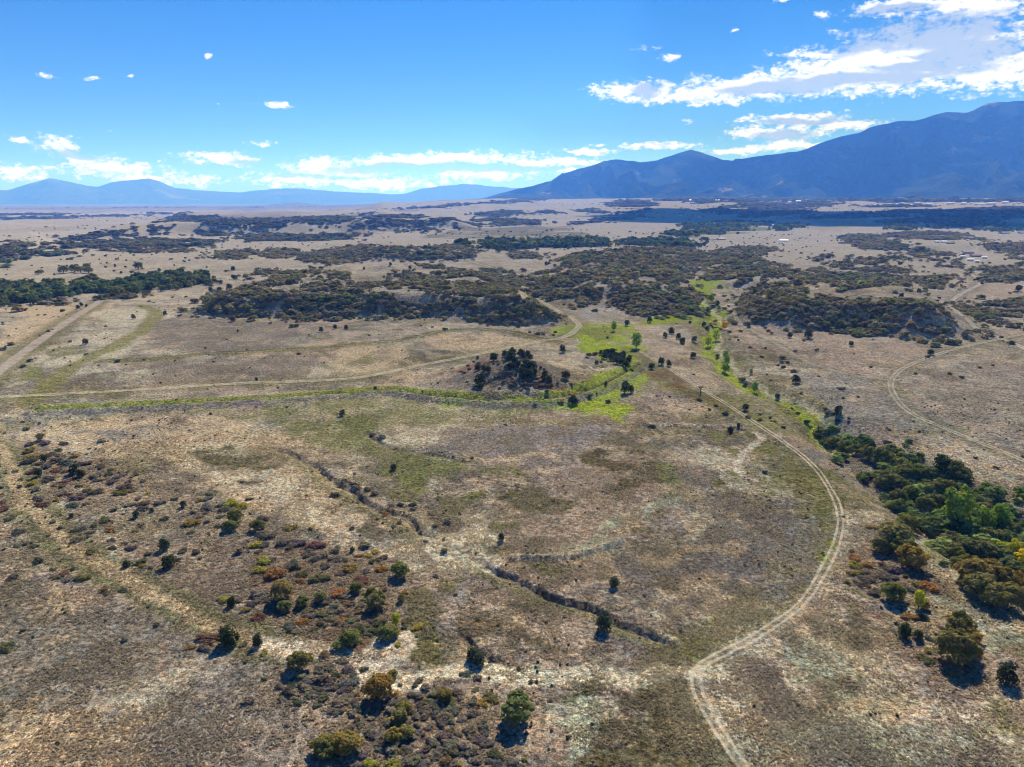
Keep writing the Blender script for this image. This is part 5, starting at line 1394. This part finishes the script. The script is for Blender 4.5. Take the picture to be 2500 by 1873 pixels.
T('oak_thicket', 'rusty and green scrub oak covering the hills beyond the road', [('C1', [(1210, 310), (1230, 270), (1400, 250), (1560, 225), (1600, 262), (1580, 290), (1800, 300), (1880, 330), (1500, 305), (1480, 320), (1640, 345), (1700, 400), (1640, 420), (1500, 450), (1480, 430), (1340, 400), (1220, 345)]), ('C1', [(1225, 235), (1290, 225), (1400, 208), (1400, 222), (1260, 262)]),
   ('C1', [(1410, 150), (1500, 118), (1600, 125), (1700, 95), (1900, 60), (2050, 35), (2230, 25), (2230, 505), (2100, 500), (1970, 512), (1840, 455), (1720, 430), (1780, 350), (1900, 335), (1830, 265), (1650, 250), (1600, 215), (1500, 190), (1430, 180)]), ('R1', [(-10, 55), (60, 80), (110, 105), (60, 200), (70, 270), (40, 330), (165, 370), (170, 420), (100, 465), (30, 478), (-10, 480)])], 4.2, 5.6, 0.6, PAL_OAK, -0.3, 305)
T('oak_thicket', 'dense dark scrub oak over the hill inside the looping track', [('R1', [(365, 385), (500, 360), (800, 352), (860, 378), (1000, 372), (1180, 395), (1230, 430), (1330, 425), (1480, 405), (1620, 425), (1690, 470), (1800, 560), (1905, 640), (1890, 662), (1700, 680), (1560, 655), (1500, 610), (1380, 600), (1240, 612), (1100, 625), (920, 610), (720, 602), (700, 578), (460, 570), (480, 520), (380, 490)])], 3.1, 4.2, 0.6, PAL_OAK, -0.42, 306)
T('oak_thicket', 'grey-green scrub oak patches at the foot of the oak hill', [('R1', [(345, 525), (400, 512), (410, 530), (360, 540)]), ('R1', [(1780, 440), (1950, 425), (2100, 410), (2230, 405), (2230, 520), (2050, 555), (1960, 552), (1880, 520), (1800, 470)]), ('R1', [(2050, 560), (2150, 555), (2150, 572), (2060, 572)]), ('R1', [(2150, 575), (2230, 565), (2230, 600), (2160, 598)])], 3.4, 4.6, 0.6, PAL_OAK, -0.3, 307)
T('oak_thicket', 'brown scrub oak masses on the low hills beyond the creek', [('R1', [(90, 170), (160, 130), (330, 140), (520, 150), (690, 195), (700, 240), (560, 255), (210, 258), (200, 215), (100, 190)]), ('R1', [(150, 120), (280, 75), (420, 60), (600, 70), (580, 120), (360, 130)]), ('R1', [(390, 270), (510, 255), (510, 272), (420, 278)]),
   ('R1', [(620, 250), (760, 205), (1000, 200), (1180, 205), (1400, 195), (1470, 215), (1500, 260), (1490, 310), (1300, 325), (1000, 330), (900, 280), (860, 310), (700, 275)]), ('R1', [(430, 335), (540, 310), (700, 300), (690, 325), (500, 355)]), ('R1', [(1540, 290), (1600, 245), (1700, 250), (1790, 275), (1740, 320), (1620, 330), (1560, 318)]), ('R1', [(1970, 270), (2050, 245), (2200, 250), (2180, 285), (2000, 290)])], 4.6, 6.0, 0.55, PAL_OAK, -0.3, 308)
T('oak_thicket', 'long dark scrub bands on the slopes below the houses', [('E', [(280, 440), (420, 420), (700, 480), (860, 520), (1000, 540), (1280, 610), (1470, 630), (1440, 648), (1250, 640), (1180, 665), (1000, 640), (880, 600), (860, 570), (600, 575), (420, 540)]), ('E', [(430, 415), (560, 420), (700, 410), (660, 455), (480, 440)]), ('E', [(670, 415), (900, 390), (1300, 380), (1540, 410), (1700, 440), (1850, 465), (1780, 478), (1500, 470), (1200, 470), (950, 455), (740, 440)]),
   ('E', [(400, 690), (700, 665), (1000, 660), (1050, 690), (760, 700), (600, 735), (480, 735)]), ('E', [(1300, 690), (1480, 700), (1600, 760), (1450, 775), (1320, 760)]), ('E', [(1620, 765), (1900, 780), (2212, 900), (2212, 925), (1820, 915), (1900, 850), (1700, 785)]), ('E', [(1770, 540), (1950, 525), (2212, 500), (2212, 690), (2150, 640), (2000, 600), (1820, 575)]), ('E', [(2000, 790), (2100, 740), (2212, 740), (2212, 860), (2080, 830)]), ('E', [(120, 730), (430, 715), (440, 755), (200, 770)]), ('E', [(0, 640), (130, 650), (100, 680), (0, 690)])], 5.6, 7.0, 0.55, PAL_OAK, -0.3, 309)
T('tree_belt', 'dark tree belts around the valley farms', [('F', [(770, 425), (860, 395), (1150, 390), (1180, 360), (1370, 370), (1380, 420), (1280, 465), (1200, 460), (1140, 420), (800, 438)]), ('F', [(545, 510), (620, 490), (780, 480), (790, 518), (600, 525)]), ('F', [(980, 475), (1050, 430), (1150, 435), (1150, 490), (990, 500)]), ('F', [(1400, 375), (1650, 370), (1660, 405), (1420, 400)]), ('F', [(1790, 440), (1900, 385), (1960, 390), (1900, 450), (1800, 462)]), ('F', [(60, 590), (240, 575), (400, 560), (700, 570), (860, 620), (700, 640), (60, 610)]), ('F', [(640, 590), (780, 580), (800, 630), (700, 640)]),
   ('E', [(770, 350), (860, 310), (930, 310), (1010, 350), (1000, 365), (800, 362)]), ('E', [(690, 270), (860, 275), (960, 300), (860, 315)]), ('E', [(1290, 290), (1420, 245), (1580, 240), (1620, 310), (1580, 335), (1400, 310)]), ('E', [(1620, 235), (1850, 250), (1940, 310), (1780, 300), (1640, 290)]), ('E', [(1740, 320), (1900, 300), (1900, 345), (1760, 345)]), ('E', [(1280, 325), (1380, 325), (1380, 352), (1290, 350)]), ('E', [(1870, 360), (1950, 355), (1950, 382), (1880, 380)])], 8, 11, 0.7, PAL_GREEN, -0.6, 310)
T('tree_belt', 'line of green and yellow cottonwoods along the middle stream', [('C0', [(850, 590), (920, 560), (1010, 555), (1150, 570), (1240, 560), (1360, 540), (1440, 548), (1440, 590), (1200, 605), (1060, 615), (880, 600)]), ('C0', [(1440, 545), (1560, 540), (1700, 560), (1680, 585), (1450, 590)])], 7, 10, 0.85, np.array([(.05, .075, .025), (.06, .085, .03), (.16, .15, .03), (.045, .06, .025)]), -0.5, 311)
T('oak_thicket', 'dark scrub on the far plateau edge beyond the plain', [('C0', [(-10, 610), (60, 590), (180, 580), (240, 605), (270, 650), (200, 680), (60, 690), (-10, 690)]), ('C0', [(285, 610), (350, 590), (450, 590), (480, 620), (420, 645), (300, 645)]), ('C0', [(330, 655), (500, 640), (700, 630), (860, 630), (780, 660), (560, 675), (340, 672)]), ('C0', [(540, 600), (640, 590), (760, 570), (850, 590), (880, 615), (760, 625), (650, 610)]), ('L0', [(1380, 655), (1440, 620), (1560, 610), (1670, 630), (1600, 660), (1480, 670)]), ('L0', [(1690, 640), (1780, 605), (1880, 610), (1960, 640), (1880, 660), (1760, 662)]), ('L0', [(1950, 680), (2000, 640), (2120, 605), (2230, 590), (2230, 690), (2100, 700)]), ('C0', [(1110, 635), (1180, 620), (1310, 630), (1280, 660), (1160, 665)]), ('L0', [(860, 615), (1000, 605), (1060, 610), (960, 628), (880, 628)]), ('L0', [(1100, 610), (1220, 605), (1180, 622), (1110, 622)])], 5.5, 7.0, 0.5, PAL_OAK, -0.6, 312)
T('oak_thicket', 'dark wooded mesa slopes standing over the plain', [('L0', [(-20, 690), (100, 655), (230, 625), (420, 600), (520, 575), (500, 555), (430, 540), (520, 515), (640, 500), (720, 470), (800, 447), (900, 450), (1100, 440), (1250, 440), (1290, 470), (1250, 490), (1000, 495), (870, 510), (760, 525), (900, 535), (1200, 545), (1390, 570), (1250, 590), (1000, 600), (800, 605), (520, 620), (450, 640), (330, 665), (100, 680), (0, 710)]),
   ('L0', [(1260, 435), (1300, 425), (1500, 410), (1800, 410), (2230, 385), (2230, 425), (1900, 455), (1700, 470), (1540, 475), (1300, 465)]), ('L0', [(1045, 432), (1090, 392), (1200, 388), (1380, 395), (1440, 405), (1280, 425)]), ('L0', [(1310, 505), (1420, 490), (1460, 515), (1340, 520)]), ('L0', [(1500, 540), (1560, 505), (1720, 480), (1860, 480), (1830, 510), (2000, 520), (2230, 515), (2230, 548), (1800, 552), (1600, 555)]), ('L0', [(-20, 570), (100, 560), (170, 580), (-20, 600)]), ('L0', [(-20, 620), (140, 610), (200, 600), (130, 640), (-20, 660)])], 9, 12, 0.42, PAL_FAR, -0.3, 313)
T('oak_thicket', 'dark tree bands crossing the far grassland', [('C0', [(-10, 440), (200, 420), (420, 420), (640, 430), (860, 435), (1100, 410), (1290, 420), (1260, 440), (1000, 455), (700, 455), (560, 465), (200, 460), (-10, 455)]), ('C0', [(870, 380), (1000, 355), (1150, 360), (1410, 355), (1400, 378), (1200, 382), (1060, 390), (1010, 415), (930, 395)]), ('C0', [(1470, 430), (1600, 415), (1750, 395), (1860, 380), (1850, 405), (1700, 430), (1540, 445)]), ('C0', [(1510, 350), (1600, 345), (1730, 360), (1680, 380), (1540, 362)]), ('C0', [(1700, 320), (1760, 295), (1900, 285), (2030, 320), (1960, 360), (1890, 400), (1830, 370), (1850, 340)]), ('C0', [(160, 400), (400, 385), (560, 395), (500, 405), (200, 410)]), ('C0', [(360, 490), (480, 475), (590, 475), (520, 490), (400, 498)]), ('C0', [(-10, 515), (120, 505), (100, 520), (-10, 525)]), ('C0', [(-10, 380), (200, 372), (180, 388), (-10, 395)])], 13, 16, 0.42, PAL_FAR, -0.1, 314)
T('oak_thicket', 'dark wooded bands in the shaded valley', [('R0', [(60, 350), (260, 335), (480, 305), (900, 290), (1050, 295), (960, 320), (700, 345), (900, 365), (650, 390), (480, 405), (300, 390), (200, 375)]), ('R0', [(820, 410), (1050, 375), (1500, 350), (2212, 330), (2212, 345), (1600, 370), (1200, 400)]), ('R0', [(1370, 420), (1600, 385), (2212, 360), (2212, 425), (2000, 395), (1660, 415), (1480, 440)]), ('R0', [(1160, 320), (1420, 315), (1600, 322), (1600, 330), (1200, 332)]), ('R0', [(-10, 300), (200, 285), (600, 290), (400, 305), (100, 310)])], 16, 19, 0.42, PAL_FAR, -0.15, 315)
T('forest_edge', 'dark forest fringe along the foot of the mountain range', [('R0', [(-300, 290), (0, 284), (300, 272), (700, 270), (1200, 284), (2230, 288), (2230, 304), (1500, 300), (1100, 292), (800, 282), (500, 294), (200, 290), (0, 296)])], 30, 40, 0.4, PAL_FAR, -0.2, 330)
T('oak_thicket', 'thin dark treelines far out on the pale plain', [('L0', [(-20, 405), (300, 395), (700, 388), (900, 382), (900, 390), (500, 402), (100, 412), (-20, 412)]), ('L0', [(-20, 380), (300, 378), (400, 382), (-20, 388)]), ('L0', [(920, 375), (1100, 370), (1060, 380), (940, 382)]), ('L0', [(-20, 312), (600, 310), (1200, 300), (1900, 298), (2230, 303), (2230, 312), (1500, 308), (900, 318), (400, 325), (-20, 325)]), ('C0', [(350, 345), (700, 318), (1000, 300), (1500, 235), (1540, 240), (1100, 305), (700, 330), (400, 352)])], 26, 30, 0.35, PAL_FAR, -0.2, 316)
T('knoll_brush', 'low grey brush over the wooded knoll', [('C1', [(850, 850), (960, 780), (1080, 790), (1240, 850), (1340, 900), (1360, 950), (1260, 960), (1100, 930), (900, 900)])], 2.6, 2.0, 0.55, PAL_GREY, 0.05, 317)
T('ravine_brush', 'dark undergrowth filling the ravine between the oaks', [('R2', [(960, 210), (1050, 205), (1240, 260), (1400, 310), (1640, 400), (1800, 440), (1960, 590), (2060, 690), (2212, 800), (2230, 1010), (1800, 1010), (1700, 880), (1640, 780), (1560, 720), (1400, 640), (1260, 470), (1150, 320), (1000, 250)])], 2.3, 3.6, 0.75, PAL_GREEN * 1.35, -0.45, 318)
T('gully_brush', 'dark brush along the eroded gullies', [('C2', [(0, 465), (100, 480), (230, 540), (330, 610), (480, 650), (470, 690), (380, 690), (280, 650), (190, 590), (80, 510), (0, 490)]), ('C2', [(480, 700), (560, 730), (640, 820), (600, 840), (520, 790)])], 1.5, 1.5, 0.5, PAL_GREY * 0.9, -0.1, 319)
T('meadow_scrub', 'low mixed scrub between the shrubs on the dry slope', [('D', [(540, 1180), (700, 1160), (860, 1230), (880, 1390), (760, 1400), (640, 1340), (560, 1290)]), ('D', [(640, 1440), (800, 1490), (900, 1480), (1060, 1510), (1130, 1657), (660, 1657), (700, 1540)])], 2.0, 1.5, 0.5, np.vstack([PAL_GREY, [(.12, .09, .055), (.075, .082, .045)]]), 0.0, 320, gapscale=14)
T('meadow_scrub', 'small brown scrub tufts dotting the western meadow', [('D', [(30, 930), (150, 960), (260, 1040), (400, 1090), (520, 1140), (600, 1210), (420, 1300), (250, 1230), (100, 1120)])], 3.4, 1.4, 0.45, PAL_GREY, 0.1, 321, gapscale=25)
if REST:
    stuff('meadow_scrub', np.array([s['x'] for s in REST]), np.array([s['y'] for s in REST]), np.array([s['w'] for s in REST]), np.array([s['w'] * .55 for s in REST]), np.array([COLS[s['c']] for s in REST]), 'small scattered shrubs further out on the plain', 322)

# solitary dots of scrub over the middle and far grassland
g = np.random.default_rng(55)
def dots(n, rmin, rmax, a0, a1, wlo, whi, seed, cut, scale):
    g = np.random.default_rng(seed)
    r = np.sqrt(g.uniform(rmin ** 2, rmax ** 2, n)); a = np.radians(g.uniform(a0, a1, n))
    X, Y = r * np.sin(a), r * np.cos(a)
    k = fbm(X, Y, scale, 3, seed) + g.uniform(-.35, .35, n) > cut
    X, Y = X[k], Y[k]
    w = g.uniform(wlo, whi, len(X))
    return X, Y, w
for (n, r0, r1, a0, a1, w0, w1, sd_, cut, scl_, lab) in [
    (2600, 1000, 2400, -48, 48, 2.5, 6, 61, 0.15, 200, 'solitary dark bushes dotted over the middle grassland'),
    (2600, 2300, 6500, -48, 48, 5, 11, 62, 0.25, 500, 'solitary dark trees dotted over the far grassland'),
    (900, 330, 1000, -44, 44, 0.8, 1.8, 63, 0.0, 120, 'tiny dark bushes speckling the pale meadows'),
    (4200, 110, 420, -44, 44, 0.35, 0.95, 64, 0.1, 40, 'tiny dark weeds speckling the meadow')]:
    X, Y, w = dots(n, r0, r1, a0, a1, w0, w1, sd_, cut, scl_)
    stuff('scattered_bushes', X, Y, w, w * 0.75, pal_cols(np.array([(.035, .045, .022), (.05, .05, .03), (.07, .055, .035)]), X, Y, 300, sd_), lab, sd_ + 400)
print('instances', N_INST)

# ------------------------------------------------------------------ dry grass tufts near the camera
M_GRASS, nt, out = new_mat('dry_grass_blades')
gc = nn(nt, 'ShaderNodeAttribute', attribute_name='col').outputs['Color']
mx = nn(nt, 'ShaderNodeMixShader', {0: 0.5, 1: nn(nt, 'ShaderNodeBsdfDiffuse', {'Color': gc}).outputs[0], 2: nn(nt, 'ShaderNodeBsdfTranslucent', {'Color': gc}).outputs[0]})
nt.links.new(mx.outputs[0], out.inputs[0])
n = 270000
r = 100 * np.exp(g.uniform(0, 1, n) * math.log(3.3)); a = np.radians(g.uniform(-44, 44, n))
X, Y = r * np.sin(a), r * np.cos(a)
k = fbm(X, Y, 5, 4, 71) + 0.9 * fbm(X, Y, 24, 4, 72) + g.uniform(-.3, .3, n) > 0.05
td = np.full(n, 9.0)
for nm in ('track', 'gully_b', 'gully_a'):
    td = np.minimum(td, seg_dist(X, Y, LINES[nm][::4]))
k &= td > 2.4
X, Y = X[k], Y[k]; n = len(X)
Zt = gz(X, Y)
s = g.uniform(0.22, 0.62, n) * (0.8 + np.hypot(X, Y) / 500)
tc_ = grid_at(GC, X, Y) * g.uniform(0.9, 1.6, (n, 1))
tc_ = tc_ * (1 - 0.5) + np.array([0.46, 0.39, 0.26]) * 0.5 * g.uniform(0.5, 1.4, (n, 1))
vs_, fs_, cs_ = [], [], []
for q in range(3):
    th = g.uniform(0, 6.28, n)
    dx, dy = np.cos(th) * s * 0.55, np.sin(th) * s * 0.55
    lx, ly = g.normal(0, .3, n) * s, g.normal(0, .3, n) * s
    vs_.append(np.stack([np.stack([X - dx, Y - dy, Zt - 0.03], -1), np.stack([X + dx, Y + dy, Zt - 0.03], -1), np.stack([X + lx, Y + ly, Zt + s * 0.6], -1)], 1).reshape(-1, 3))
    cs_.append(np.repeat(tc_, 3, axis=0))
Vg = np.vstack(vs_)
link('dry_grass', mesh_np('dry_grass', Vg, np.arange(len(Vg)).reshape(-1, 3), np.vstack(cs_)), M_GRASS, kind='stuff', label='dry bunch grass over the nearer meadow')
print('tufts', n)

# ------------------------------------------------------------------ houses and sheds
def flat_mat(name, c, rough=0.7):
    m, nt, out = new_mat(name)
    nz = noise(nt, nn(nt, 'ShaderNodeTexCoord').outputs['Object'], 1.5, 4, 0.6)
    cc = mixc(nt, nz.outputs[0], tuple(v * 0.82 for v in c) + (1,), tuple(min(1, v * 1.12) for v in c) + (1,))
    b = nn(nt, 'ShaderNodeBsdfPrincipled', {'Base Color': cc, 'Roughness': rough})
    nt.links.new(b.outputs[0], out.inputs[0])
    return m


M_WALL = {'w': flat_mat('pale_wall', (.62, .60, .56)), 't': flat_mat('tan_wall', (.36, .28, .21)), 'b': flat_mat('brown_wall', (.16, .11, .08))}
M_ROOF = {'w': flat_mat('white_metal_roof', (.82, .82, .80), 0.35), 'p': flat_mat('grey_shingle_roof', (.16, .15, .17)), 'k': flat_mat('dark_roof', (.08, .075, .08)), 'r': flat_mat('brown_roof', (.2, .12, .1))}
M_PANE = flat_mat('window_glass', (.03, .035, .045), 0.1)


def box(x0, y0, z0, x1, y1, z1):
    v = np.array([(x0, y0, z0), (x1, y0, z0), (x1, y1, z0), (x0, y1, z0), (x0, y0, z1), (x1, y0, z1), (x1, y1, z1), (x0, y1, z1)], float)
    return v, np.array([(0, 3, 2, 1), (4, 5, 6, 7), (0, 1, 5, 4), (1, 2, 6, 5), (2, 3, 7, 6), (3, 0, 4, 7)])


def house(p, L, Wd, wall, roof, rz, label, group, parts=True, hw=3.0):
    zb = float(gz(p[0], p[1])) - 0.3
    root = empty('house' if parts else 'shed', (p[0], p[1], zb), rz)
    tag(root, label, 'house' if parts else 'building', group)
    v, f = box(-L / 2, -Wd / 2, -1.5, L / 2, Wd / 2, hw)
    link('wall', mesh_np('wall', v, f), M_WALL[wall], root)
    e = 0.6; rh = Wd * 0.26
    rv = np.array([(-L / 2 - e, -Wd / 2 - e, hw - .05), (L / 2 + e, -Wd / 2 - e, hw - .05), (L / 2 + e, 0, hw + rh), (-L / 2 - e, 0, hw + rh), (-L / 2 - e, Wd / 2 + e, hw - .05), (L / 2 + e, Wd / 2 + e, hw - .05),
                   (-L / 2 - e, -Wd / 2 - e, hw - .35), (L / 2 + e, -Wd / 2 - e, hw - .35), (-L / 2 - e, Wd / 2 + e, hw - .35), (L / 2 + e, Wd / 2 + e, hw - .35)])
    rf = np.array([(0, 1, 2, 3), (3, 2, 5, 4), (6, 7, 1, 0), (4, 5, 9, 8), (6, 8, 9, 7), (0, 3, 4, 8), (1, 7, 9, 2), (6, 0, 8, 8), (2, 9, 5, 5)])
    me = bpy.data.meshes.new('roof')
    me.from_pydata([tuple(q) for q in rv], [], [(0, 1, 2, 3), (3, 2, 5, 4), (6, 7, 1, 0), (4, 5, 9, 8), (6, 8, 9, 7), (0, 3, 4, 8, 6), (1, 7, 9, 5, 2)])
    link('roof', me, M_ROOF[roof], root)
    if parts:
        for k in range(3):
            xx = -L * 0.32 + k * L * 0.32
            v, f = box(xx - .8, -Wd / 2 - .06, 0.9, xx + .8, -Wd / 2 + .04, 2.3)
            link('window', mesh_np('window', v, f), M_PANE, root)


HOUSES = [('E', 1610, 450, 90, 't', 'p', 'grey-roofed house below the dark scrub band'), ('E', 1605, 606, 90, 't', 'p', 'grey-roofed house beside the valley road'), ('E', 1690, 642, 88, 'b', 'r', 'brown-roofed house behind the white sheds'),
          ('E', 370, 400, 100, 'b', 'k', 'long dark house on the scrub crest'), ('E', 1410, 502, 70, 't', 'k', 'dark-roofed house beside the white trailers'), ('E', 1690, 356, 58, 't', 'p', 'small grey house by the farm trees'), ('E', 2000, 392, 95, 't', 'p', 'wide grey-roofed farmhouse among round trees'),
          ('E', 2190, 390, 70, 'w', 'p', 'pale house at the far end of the farm lane'), ('F', 1155, 546, 80, 't', 'p', 'long grey-roofed barn on the green flat'), ('F', 815, 600, 55, 'w', 'w', 'white-roofed house tucked behind the oak hill'), ('F', 1825, 564, 90, 'w', 'w', 'white-roofed farm building beside the bare field')]
SHEDS = [('E', 1550, 655, 48, 'white shed in front of the grey-roofed house'), ('E', 1630, 690, 58, 'white shed with dark trees beside it'), ('E', 1700, 706, 40, 'small white shed lowest of the farmyard'), ('E', 1780, 664, 46, 'white shed east of the brown-roofed house'), ('E', 1270, 493, 46, 'white trailer west end of the row'), ('E', 1342, 493, 58, 'long white trailer beside the dark-roofed house'),
         ('E', 1410, 231, 26, 'white shed on the bare bluff'), ('F', 1715, 400, 48, 'white roof beside the tree belt on the field edge'), ('F', 1195, 394, 34, 'white roof among the dark valley trees'), ('F', 355, 328, 24, 'lone white shed on the pale field'), ('F', 918, 313, 30, 'white shed above the shaded field'), ('F', 712, 294, 28, 'pale shed near the far tree line')]
TOWN = [('E', a, b, w) for a, b, w in ((850, 93, 35), (890, 80, 25), (995, 100, 20), (1055, 75, 35), (1180, 90, 45), (1260, 97, 20), (1300, 97, 20), (1400, 80, 40), (1440, 78, 26), (1555, 82, 45), (1640, 78, 22), (1700, 88, 40), (1760, 90, 28), (1830, 85, 46), (1880, 82, 30), (2005, 70, 50), (540, 105, 26), (600, 100, 20), (660, 100, 20), (1030, 22, 22), (2100, 80, 24), (2150, 76, 20))] + \
       [('F', a, b, w) for a, b, w in ((1985, 147, 40), (1890, 152, 28), (885, 86, 13), (820, 134, 13), (1098, 133, 13), (1128, 134, 12), (1080, 270, 11))]
hg = random.Random(4)
for rg, a, b, w, wl, rf_, lab in HOUSES:
    p = cast(px(rg, [(a, b + 8)]), gz)[0]
    L = w * REG[rg][2] / FPX * math.hypot(*p) * 0.95
    house(p, L, min(L * 0.55, 14), wl, rf_, hg.uniform(-.3, .3), lab, 'houses on the valley farms')
for rg, a, b, w, lab in SHEDS:
    p = cast(px(rg, [(a, b + 5)]), gz)[0]
    L = w * REG[rg][2] / FPX * math.hypot(*p) * 0.9
    house(p, L, min(L * 0.6, 16), 'w', 'w', hg.uniform(-.3, .3), lab, 'white sheds of the valley farms', False, 3.2)
for rg, a, b, w in TOWN:
    p = cast(px(rg, [(a, b + 3)]), gz)[0]
    L = w * REG[rg][2] / FPX * math.hypot(*p) * 1.1
    house(p, L, min(L * 0.6, 30), 'w', 'w', hg.uniform(-.3, .3), 'tiny white building in the hamlet at the mountain foot', 'white buildings of the hamlet below the mountains', False, 10.0)
